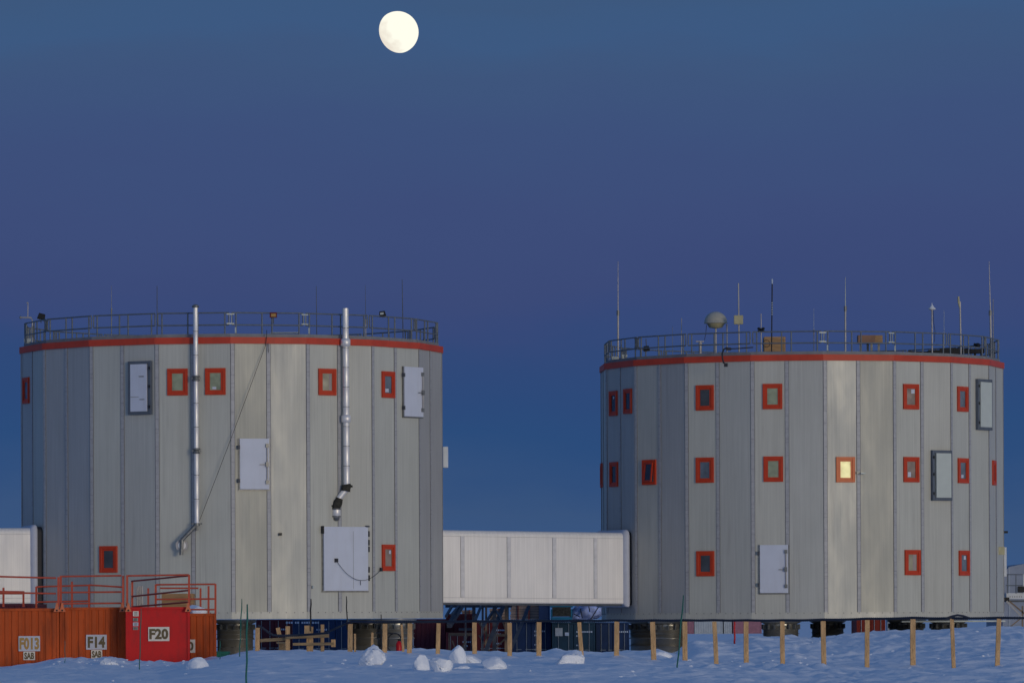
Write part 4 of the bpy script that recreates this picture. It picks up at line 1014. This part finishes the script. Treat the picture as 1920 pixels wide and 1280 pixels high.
board(488,1200,537,1197,182.2,.12,'wood_h','board'); board(537,1194,617,1191,181.85,.12,'wood_h','board'); board(549,1207,626,1206,181.8,.10,'wood_h','board'); board(521,1176,524,1191,182.2,.15,'wood','block',.1); board(577,1172,577,1189,181.7,.24,'wood','block',.1); board(625,1198,625,1212,182,.16,'wood','block',.1)
# sawn stack right of barrier
rt=thing('wood_block',at(530,1224,184),'squat wooden block resting on the snow behind the barrier','block'); b=MB(); b.box(at(529,1212,184),(.22,.36,.3)); b.build('body','wood',rt); b=MB(); b.box(at(528,1204,183.7),(.36,.06,.4)); b.build('top_board','wood_h',rt)

# the corrugated hose
hp=[at(483,1172,181),at(492,1176,181),at(502,1184,181),at(512,1190,181),at(528,1191,181),at(560,1190,181),at(590,1188,180.5),at(610,1186,180.2),at(630,1177,180),at(650,1168,180),at(662,1164.5,179),at(690,1165,177)]
off=.045
rawx=[x for x in range(700,1990,10)]
for x in rawx:
    d=float(np.interp(x,*zip(*DF))); y=float(np.interp(x,[700,820,960,1150,1330,1460,1560,1650,1720,1760,1790,1920,1990],[1165,1164.5,1163,1162.3,1161.8,1162,1160.5,1158.5,1157.2,1158,1158,1157,1157]))
    near=min(abs(x-q[0]) for q in posts); y+=min(near,30)/30*.8
    hp.append(at(x,y,d))
# resample and corrugate
P=[];acc=0
dense=[]
for a_,b2 in zip(hp[:-1],hp[1:]):
    n_=max(1,int((b2-a_).length/.035)); 
    for i in range(n_): dense.append(a_.lerp(b2,i/n_))
rs=[.048 if (i//1)%2 else .034 for i in range(len(dense))]
hb=MB(); hb.tube(dense,rs,8)
tag(hb.build('ribbed_hose','hose',None,dense[0]),'long black ribbed hose laid along the tops of the wooden posts','hose') if 'hose' in M else None
hb=MB(); q=[at(1774,1158.5,161),at(1784,1155,161),at(1795,1152.5,161),at(1806,1154,161),at(1816,1157.5,161)]
pp=[]
for a_,b2 in zip(q[:-1],q[1:]):
    for i in range(6): pp.append(a_.lerp(b2,i/6))
hb.tube(pp+[q[-1]],.035,8); tag(hb.build('hose_loop','hose',None,q[0]),'short black hose arching over the long hose near the right end','hose')

# canes and stakes
def cane(x0,y0,x1,y1,d0,r,m_,label,name='marker_cane',grp='thin canes stuck in the snow'):
    a=at(x0,y0,d0); b_=at(x1,y1,d0); zb=gz(b_.x,d0)
    b=MB(); k=(b_-a); b_=b_+k.normalized()*.15
    pts=[a.lerp(b_,i/6)+Vector((.01*math.sin(i*2.1),0,0)) for i in range(7)]; b.tube(pts,[r*.7]+[r]*6,6)
    tag(b.build(name,m_,None,b_),label,'cane' if name=='marker_cane' else 'stake',grp)
cane(453.5,1122,449.5,1222,170,.018,'bstake','thin green cane just left of the longer one near the leftmost tower leg')
cane(463.5,1132,462,1282,129,.024,'bstake','long green cane reaching down to the bottom edge near the leftmost tower leg')
cane(1281.5,1115,1269,1262,148,.022,'bstake','green cane leaning right in front of the right tower')
cane(264.5,1140,261.5,1255,170,.018,'bstake','thin dark green cane standing in front of the crimson container')
cane(412.5,1200,412.5,1238,178,.014,'bstake','short pale green cane by the small green box'); cane(121.5,1200,122,1240,175,.012,'bstake','very thin cane at the foot of the F14 container')
cane(583,1122,582,1175,181,.028,'black','black rod rising above the wooden barrier','black_stake','black rods behind the fence')
cane(649.5,1117,651,1172,180,.022,'black','black rod rising above the thick knotted post','black_stake','black rods behind the fence')
cane(714.5,1151,714.5,1228,178,.022,'black','black rod left of the red fire extinguisher','black_stake','black rods behind the fence')
cane(1377,1160,1377.5,1204,196,.035,'ext','thin red stake in the snow under the right tower','red_stake',None)
# fire extinguisher by lit leg
c=at(748,1226,186); rt=thing('fire_extinguisher',c,'red fire extinguisher standing by the lit leg of the left tower','extinguisher')
b=MB(); b.lathe(c,[(.10,0),(.11,.03),(.11,.40),(.07,.48),(.04,.50)],14); b.build('cylinder','ext',rt)
b=MB(); b.lathe(c,[(.035,.50),(.035,.56),(.0,.57)],8); b.bar(c+Vector((-.08,0,.56)),c+Vector((.04,0,.58)),.03); b.build('valve','black',rt)
b=MB(); b.tube([c+Vector((.03,-.02,.54)),c+Vector((.12,-.05,.48)),c+Vector((.14,-.05,.25))],.014,6); b.build('nozzle','black',rt)
c=at(741,1205,212.6); hs=MB(); hs.tube([c+Vector((math.cos(i/30*2*math.pi-.6)*.30*(1+.12*math.sin(i)),-.35,math.sin(i/30*2*math.pi-.6)*.42)) for i in range(28)],.022,6)
hs.tube([c+Vector((-.8,-.4,.45)),c+Vector((-.4,-.4,.44)),c+Vector((.1,-.4,.40)),c+Vector((.32,-.38,.2))],.025,6)
tag(hs.build('coiled_hose','rubber',None,c),'black hose coiled against the lit leg of the left tower','hose')

# ------------------------------------------------------------------ snow blocks
sb='snow blocks lying in front of the fence'
def drow(x,row,lo=126.,hi=186.):
    # distance at which the snow surface is seen at this row
    best=None
    for d in np.arange(hi,lo,-.5):
        p=at(x,row,d)
        if gz(p.x,d)>=p.z-.01: best=d
        elif best: break
    return best
def sblock(x0,x1,y0,y1,d,seed,label,dep=None,rot=0,amp=.30):
    d=(drow((x0+x1)/2,y1-3) or d) if y1<1275 and x0<1900 else d
    a=at(x0,y1,d); b_=at(x1,y0,d); w_=b_.x-a.x; h=b_.z-a.z
    lump('snow_block','snowblock',Vector(((a.x+b_.x)/2,d,(a.z+b_.z)/2-.05)),(w_*1.22,dep or w_*1.1,h*1.28),seed,label,'snow block',sb,amp=amp,rot=rot)
sblock(846,871,1212,1248,163,1,'tallest upright block of snow, in the middle of the group',rot=-4,amp=.16)
sblock(776,801,1228,1260,156,2,'leftmost upright block of snow in the middle group',rot=5,amp=.16)
sblock(811,846,1233,1260,157,3,'wedge-shaped snow block between the leftmost and tallest ones',rot=-8)
sblock(866,907,1230,1249,161,4,'slumped snow block leaning right of the tallest one',rot=14)
sblock(908,945,1228,1255,158,8,'rounded snow block at the right end of the middle group',amp=.2)
sblock(846,874,1245,1258,155,6,'small low snow block at the foot of the tallest one')
sblock(355,387,1231,1255,174,7,'single rounded snow block at the right foot of the crimson container',amp=.14)
sblock(678,716,1219,1250,172,9,'heaped snow chunk left of the extinguisher posts',dep=1.0,amp=.32,rot=12)
sblock(1054,1092,1219,1246,166,10,'heaped snow chunk at the foot of the leaning post',dep=1.0,amp=.34,rot=8)
sblock(555,588,1271,1290,131,12,'low snow chunk at the bottom edge below the barrier',amp=.25)
sblock(1230,1254,1218,1232,186,14,'snow chunk between the pale post and the slanting green cane',amp=.25)
sblock(1911,1935,1201,1224,188,15,'snow chunk at the right edge of the picture',amp=.22)
sblock(190,216,1234,1249,177,17,'broken snow chunk at the foot of the F14 container',amp=.32)
sblock(1195,1215,1243,1252,150,19,'low snow chunk left of the foot of the pale post',amp=.3) if False else None
# small crumbs, one sheet of scattered snow
def crumbs():
    import bmesh
    rr=random.Random(5); bm=bmesh.new()
    for i in range(330):
        if i<70: px=rr.uniform(1250,1930); d=rr.uniform(150,192)
        elif i<110: px=rr.uniform(0,1930); d=rr.uniform(134,172)
        elif i<190: px=rr.uniform(90,350); d=rr.uniform(172,181)
        elif i<230: px=rr.uniform(640,960); d=rr.uniform(150,172)
        else: px=rr.gauss(rr.choice((697,786,828,868,900,925,1072)),13); d=rr.uniform(158,166)
        x=(px-960)/F*d; z=gz(x,d); s=rr.uniform(.02,.06)*(1.0 if rr.random()<.9 else 1.6)
        r=bmesh.ops.create_icosphere(bm,subdivisions=1,radius=s)
        for v in r['verts']:
            v.co=Vector((v.co.x*rr.uniform(.8,1.6),v.co.y*rr.uniform(.8,1.4),v.co.z*rr.uniform(.5,.9)))+Vector((x,d,z))
    me=bpy.data.meshes.new('snow_crumbs'); bm.to_mesh(me); bm.free(); me.materials.append(M['snowblock'])
    o=bpy.data.objects.new('snow_crumbs',me); col.objects.link(o); tag(o,'small crumbs of broken snow scattered over the surface','snow',None,'stuff')
crumbs()

# ------------------------------------------------------------------ roof equipment
ag='whip antennas on the tower roofs'
def roofz(T): return T.z1-.06
def antenna(T,x,ytop,ybase,label,r=.022,joint=None,m_='mast',dy=0,m2=None,lean=0,thin=.5):
    d=T.c.y+dy; a=at(x+lean,ytop,d); b_=at(x,ybase,d); b_.z=min(b_.z,roofz(T)+.02); b_=Vector((b_.x,b_.y,roofz(T)))
    rt=thing('whip_antenna',b_,label,'antenna',ag)
    if joint:
        j=at(x+lean*.4,joint,d); q=MB(); q.tube([b_,j],[r,r],8); q.build('mast',m_,rt); q=MB(); q.tube([j,a],[r*.6,r*.25],6); q.build('whip',m2 or 'pale',rt); q=MB(); q.tube([j-Vector((0,0,.18)),j+Vector((0,0,.05))],r*1.5,8); q.build('joint','dull',rt)
    else:
        q=MB(); q.tube([b_,b_.lerp(a,.45),a],[r,r*.8,r*thin],6); q.build('whip',m_,rt)
        q=MB(); q.lathe(b_,[(.08,0),(.08,.04),(r*1.4,.06),(r*1.4,.25)],8); q.build('base','dull',rt)
antenna(TL,209,535,632,'slim grey whip antenna, first from the left on the left tower',.022,580,'dull',m2='dull')
antenna(TL,294.5,536,632,'dark whip antenna standing left of the slim flue',.024,m_='under',dy=-3)
antenna(TL,594,536,632,'dark whip antenna just left of the thicker flue',.020,m_='under',dy=-4,lean=-1)
antenna(TL,686,534,632,'whip antenna right of the thicker flue, left of the floodlight',.022,600,'mast',dy=1,lean=-1,m2='under')
antenna(TL,756,524,640,'tallest dark whip antenna near the right edge of the left tower',.024,m_='under',dy=-2,lean=-2)
antenna(TR,1158.8,490,664,'tall white whip antenna at the left edge of the right tower',.045,584,'mast',dy=-1,m2='mast')
antenna(TR,1261,612,655,'very short thin antenna near the left of the right tower',.014,m_='dull')
antenna(TR,1277.8,596,655,'short stout antenna left of the dome',.03,m_='mast')
antenna(TR,1526,578,655,'faint thin whip right of the pale box',.018,620,'dull')
antenna(TR,1585,520,655,'tall thin whip with a thick lower mast, left of the legged box',.045,576,'mast',dy=1)
antenna(TR,1770,582,655,'faint thin whip right of the cone antenna',.016,m_='pale',dy=2)
antenna(TR,1858.5,490,660,'tall white whip antenna at the right edge of the right tower',.05,584,'mast',dy=-1,lean=-4,m2='mast')
antenna(TR,1862,560,660,'shorter grey rod beside the tall right-hand antenna',.03,m_='dull',dy=0)
# striped black antenna
d=TR.c.y-5; a=at(1447.8,532,d); b_=Vector((at(1446.5,660,d).x,d,roofz(TR))); rt=thing('rod_antenna',b_,'black and white banded rod antenna in front of the pale box','antenna')
q=MB(); q.tube([b_,a],.028,8); q.build('rod','black',rt); q=MB(); q.tube([a,a+Vector((0,0,.22))],.038,8); q.build('tip','whitemark',rt)
q=MB()
for i in range(6): z=a.lerp(b_,.24+.03*i); q.tube([z,z-Vector((0,0,.05))],.031,8)
q.build('band','pale',rt)
# radome
d=TR.c.y-2; c=at(1342,605,d); rt=thing('dome_antenna',(c.x,c.y,roofz(TR)),'round pale dome antenna on a slim mast','antenna')
r=.52; q=MB(); pr=[(r*1.03,-.03),(r*1.03,.03)]+[(r*math.cos(i/10*math.pi/2),.03+r*.92*math.sin(i/10*math.pi/2)) for i in range(11)]; q.lathe(c,pr,32); q.build('dome','radome',rt)
q=MB(); q.lathe(c,[(.06,-.26),(.30,-.22),(.42,-.03)],28); q.build('bowl','yel',rt)
q=MB(); q.tube([Vector((c.x,c.y,roofz(TR))),c+Vector((0,0,-.2))],.04,8); q.build('mast','mast',rt)
q=MB(); q.tube([c+Vector((-.42,-.1,-.1)),c+Vector((-.46,-.1,-.5)),c+Vector((-.52,-.1,-.8))],.014,5); q.build('cable','rubber',rt)
b_=at(1363,610,d); q=MB(); q.tube([Vector((b_.x,d,roofz(TR))),b_],.03,8); q.lathe(b_,[(.05,0),(.05,.04)],8); tag(q.build('short_mast','mast',None,(b_.x,d,roofz(TR))),'bare short mast right under the edge of the dome','mast')
b_=at(1313,640,TR.c.y-5); q=MB(); q.tube([Vector((b_.x,b_.y,roofz(TR))),b_],.07,10); q.bar(b_+Vector((-.2,0,0)),b_+Vector((.16,0,0)),.05); q.lathe(b_-Vector((0,0,.15)),[(.07,0),(.09,.05),(.07,.1)],10); tag(q.build('vent_pipe','mast',None,(b_.x,b_.y,roofz(TR))),'stubby vent pipe with a flat cap left of the dome','vent')
# mast with square box
d=TR.c.y-3; b_=at(1384.5,531,d); rt=thing('panel_mast',(b_.x,d,roofz(TR)),'thin mast with a square pale yellow box halfway up','mast'); q=MB(); q.tube([Vector((b_.x+.02,d,roofz(TR))),b_],[.04,.03],8); q.build('mast','mast',rt)
q=MB(); q.box(at(1384.6,599.5,d-.1),(.42,.41,.12)); q.build('box','yel',rt,bevel=.02)
# camera lollipop
d=TR.c.y-4; b_=at(1427,588,d); rt=thing('camera_mast',(b_.x,d,roofz(TR)),'short mast carrying a black clover-shaped device left of the pale box','mast'); q=MB(); q.tube([Vector((b_.x,d,roofz(TR))),b_],[.035,.02],8); q.build('mast','mast',rt)
q=MB(); c=at(1427,617.5,d-.1)
for (dx,dz) in ((-.10,.05),(.10,.05),(-.09,-.06),(.09,-.06),(0,0)): q.lathe(c+Vector((dx,0,dz-.04)),[(.0,-.03),(.07,.0),(.07,.06),(0,.09)],10)
q.build('sensor','black',rt)
q=MB(); q.tube([at(1437,644,d)+Vector((.16*math.cos(i/16*2*math.pi),0,.16*math.sin(i/16*2*math.pi))) for i in range(17)],.015,5); tag(q.build('cable_coil','rubber',None,at(1437,648,d)),'small ring of black cable on the railing left of the pale box','cable')
# cone antenna
d=TR.c.y; b_=at(1747.5,580,d); rt=thing('cone_antenna',(b_.x,d,roofz(TR)),'white cone-topped antenna on a mast','antenna'); q=MB(); q.tube([Vector((b_.x,d,roofz(TR))),b_],[.04,.035],8); q.build('mast','mast',rt)
q=MB(); q.lathe(b_,[(.05,-.03),(.17,0),(.165,.04),(.09,.12),(.03,.20),(.01,.30)],20); q.build('cone','white',rt)
q=MB(); q.tube([b_+Vector((.05,-.05,-.05)),b_+Vector((.07,-.05,-.6)),b_+Vector((.13,-.05,-1.0)),b_+Vector((.10,-.05,-1.5))],.012,5); q.build('cable','rubber',rt)
# bent mast
d=TR.c.y-1; b_=at(1802,662,d); b_.z=roofz(TR); a=at(1797.5,558,d); rt=thing('bent_mast',b_,'leaning mast with a small nozzle at its top, right of the cone antenna','mast')
q=MB(); q.tube([b_,at(1800,565,d)],.04,8); q.build('mast','mast',rt); q=MB(); q.tube([at(1799.5,578,d),at(1797.5,566,d),at(1797,556,d)],[.03,.05,.045],8); q.build('nozzle','yel',rt)
# dark rack on right roof
rt=thing('roof_rack',at(1795,664,TR.c.y+1),'low dark rack of cables and tubes on the right side of the right tower roof','rack')
q=MB(); dd=TR.c.y+1
q.bar(at(1702,660,dd),at(1746,661,dd),.10,.3); q.bar(at(1740,661,dd),at(1845,658,dd),.20,.6); q.bar(at(1762,656,dd),at(1815,655,dd),.12,.4)
for x in (1745,1785,1828,1840): q.bar(at(x,658,dd),at(x,670,dd),.09)
q.build('frame','black',rt)
q=MB(); c=at(1833,647,dd); q.lathe(c+Vector((0,0,-.1)),[(.08,0),(.14,.06),(.12,.16),(.04,.20)],12); q.tube([c,c+Vector((-.18,0,.05))],.06,8); q.build('camera','black',rt)
# floodlights
def flood(T,x,y,label,m2,tilt,dy=-6,sz=.34):
    d=T.c.y+dy; c=at(x,y,d); foot=Vector((c.x-.02,d,T.z1+1.0)); rt=thing('floodlight',foot,label,'floodlight','floodlights on the tower roofs')
    t=Vector((math.cos(tilt),0,math.sin(tilt))); u=Vector((-math.sin(tilt),0,math.cos(tilt))); fr=(t,u,Vector((0,-1,0)))
    q=MB(); q.box(c,(sz,sz*.72,.16),fr,0,.8); q.build('housing','black',rt,bevel=.015)
    q=MB(); q.box(c+Vector((-.02,-.085,0)),(sz*.5,sz*.3,.01),fr); q.build('glass',m2,rt)
    q=MB(); q.tube([foot,c-u*(sz*.5)],.02,6); q.bar(c-t*(sz*.5)-u*(sz*.4),c+t*(sz*.5)-u*(sz*.4),.03); q.build('bracket','under',rt)
flood(TL,78,593,'black floodlight at the left end of the left tower railing','black',-.25,-3)
flood(TL,717,588,'black floodlight with a pale lens on the right of the left tower railing','pale',.15,-6,.30)
flood(TR,1212,653,'black floodlight behind the railing near the left of the right tower','black',.1,-4,.30)
c=at(512.5,590.5,TL.c.y-9); rt=thing('warning_light',c+Vector((0,0,-.25)),'small orange and black warning light on the left tower railing','lamp'); q=MB(); q.box(c,(.30,.22,.14)); q.build('housing','dred',rt,bevel=.01)
q=MB(); q.box(c+Vector((.01,-.075,-.01)),(.20,.13,.01)); q.build('lens','ink_o',rt); q=MB(); q.bar(c+Vector((0,0,-.1)),c+Vector((0,.1,-.35)),.04); q.build('bracket','under',rt)
# weather station at far left
d=TL.c.y-2.5; b_=at(61,640,d); rt=thing('weather_station',(b_.x,d,roofz(TL)),'pale bent weather mast at the far left edge of the left tower','instrument')
q=MB(); q.tube([Vector((b_.x,d,roofz(TL))),at(60.5,600,d),at(58,595.5,d),at(40,595,d)],[.035,.035,.045,.035],8); q.build('arm','mast',rt)
q=MB(); q.tube([at(52,596,d),at(52.5,568,d)],.02,6); q.tube([at(50,568,d),at(53,567,d)],.03,6); q.build('rod','mast',rt)
q=MB(); q.lathe(at(38.5,596,d),[(.02,-.04),(.05,-.02),(.05,.05),(.01,.09)],8); q.box(at(62,622,d),(.14,.5,.1)); q.build('sensor','dull',rt)
for (x,y,w2,h2) in ((1170,667,.30,.10),(1152,671,.35,.12),(52,638,.3,.15)):
    T=TR if x>900 else TL; c=at(x,y,T.c.y-1); q=MB(); q.box(c,(w2,h2,.3)); q.box(c+Vector((0,0,-h2)),(w2*.6,h2,.2)); tag(q.build('junction_box','pale',None,c),{1170:'small pale junction box on the right tower roof, second from the left edge',1152:'small pale junction box at the left edge of the right tower roof',52:'small pale junction box at the left edge of the left tower roof'}[x],'box')
# cable looping over the edge
d=TR.c.y-9.6; q=MB(); q.tube([at(1367,653,d),at(1362,652,d),at(1357,655,d),at(1354,663,d),at(1354.5,672,d),at(1357,680,d),at(1361,683,d)],.035,8); q.box(at(1361,684,d),(.16,.16,.14)); q.box(at(1366,654,d),(.22,.12,.12))
q.tube([at(1366,654,d),at(1385,653,d),at(1412,651,d+.2)],.025,6)
tag(q.build('roof_cable','rubber',None,at(1360,684,d)),'thick black cable looping over the red band of the right tower','cable')
# sheets/planks on roof of left tower
q=MB(); q.box((at(508,624,TL.c.y)+at(561,624,TL.c.y))/2,(1.24,.035,.5)); q.bar(at(508,625,TL.c.y),at(508,640,TL.c.y),.05); q.bar(at(561,625,TL.c.y),at(561,640,TL.c.y),.05); tag(q.build('roof_bench','pale',None,at(534,640,TL.c.y)),'flat pale shelf on the left tower roof between the warning light and the thicker flue','shelf')

# ------------------------------------------------------------------ right edge
d=236
rt=thing('stair_landing',at(1905,1160,d),'white metal landing with railing at the right edge of the picture','stairs')
q=MB(); a=at(1887,1116.5,d); b_=at(1990,1116.5,d); q.box((a+b_)/2+Vector((0,1,0)),((b_-a).length,.28,2)); q.build('deck','white',rt)
q=MB()
q.box(at(1937,1126,d)+Vector((0,1,0)),((b_-a).length*.98,.08,1.9)); q.build('deck_frame','under',rt)
q=MB()
for i in range(6): 
    x=1894+i*4.3; q.box(at(x,1118,d)+Vector((0,-.005,0)),(.05,.07,.01))
q.build('lettering','strip',rt)
for y in (1076.5,1097): 
    q=MB(); q.tube([at(1886,y,d),at(1990,y,d)],.022,6); q.build('rail','galv',rt)
for x in (1889,1905,1919): 
    q=MB(); q.tube([at(x,1076,d),at(x,1112,d)],.022 if x<1915 else .04,6); q.build('post','galv' if x<1915 else 'white',rt)
for (x0,y0,x1,y1,w2) in ((1887,1126,1916,1156,.09),(1892,1126,1921,1150,.07),(1917,1135,1917,1180,.07),(1917,1156,1887,1180,.05)):
    q=MB(); q.bar(at(x0,y0,d),at(x1,y1,d),w2); q.build('strut','strip' if w2>.08 else 'frame_br',rt)
q=MB(); q.box(at(1886,1122,d),(.3,.14,.3)); q.build('corner_block','black',rt)
c=at(1914,1105,d-.1); q=MB(); q.box(c,(.30,.25,.3)); q.bar(c+Vector((-.15,0,.14)),c+Vector((.15,0,.14)),.04); tag(q.build('black_case','black',None,c+Vector((0,0,-.12))),'small black case standing on the white landing','case')
q=MB(); a=at(1883,1053,TR.c.y+1); q.box(a,(.13,1.35,.9)); q.build('side_door','white',TR.root)
# tent building behind
d=262; a=at(1884,1200,d); rt=thing('tent_building',Vector((a.x+4,d+3,gz(a.x,d))),'grey fabric building behind the landing at the right edge','building')
q=MB(); prof=[(0,0),(0,3.0),(.35,3.45),(1.2,3.62),(3,3.8),(6,3.9),(9,3.0),(9,0)]
o0=at(1880,1186,d)
q.prism(prof,(X_,Z_,Vector((0,1,0))),o0,9); q.build('shell','tentc',rt)
q=MB()
for x in (.35,2.2,4.2): q.box(o0+Vector((x,-.01,1.7)),(.06,3.3,.03))
q.build('rib','greyc',rt)
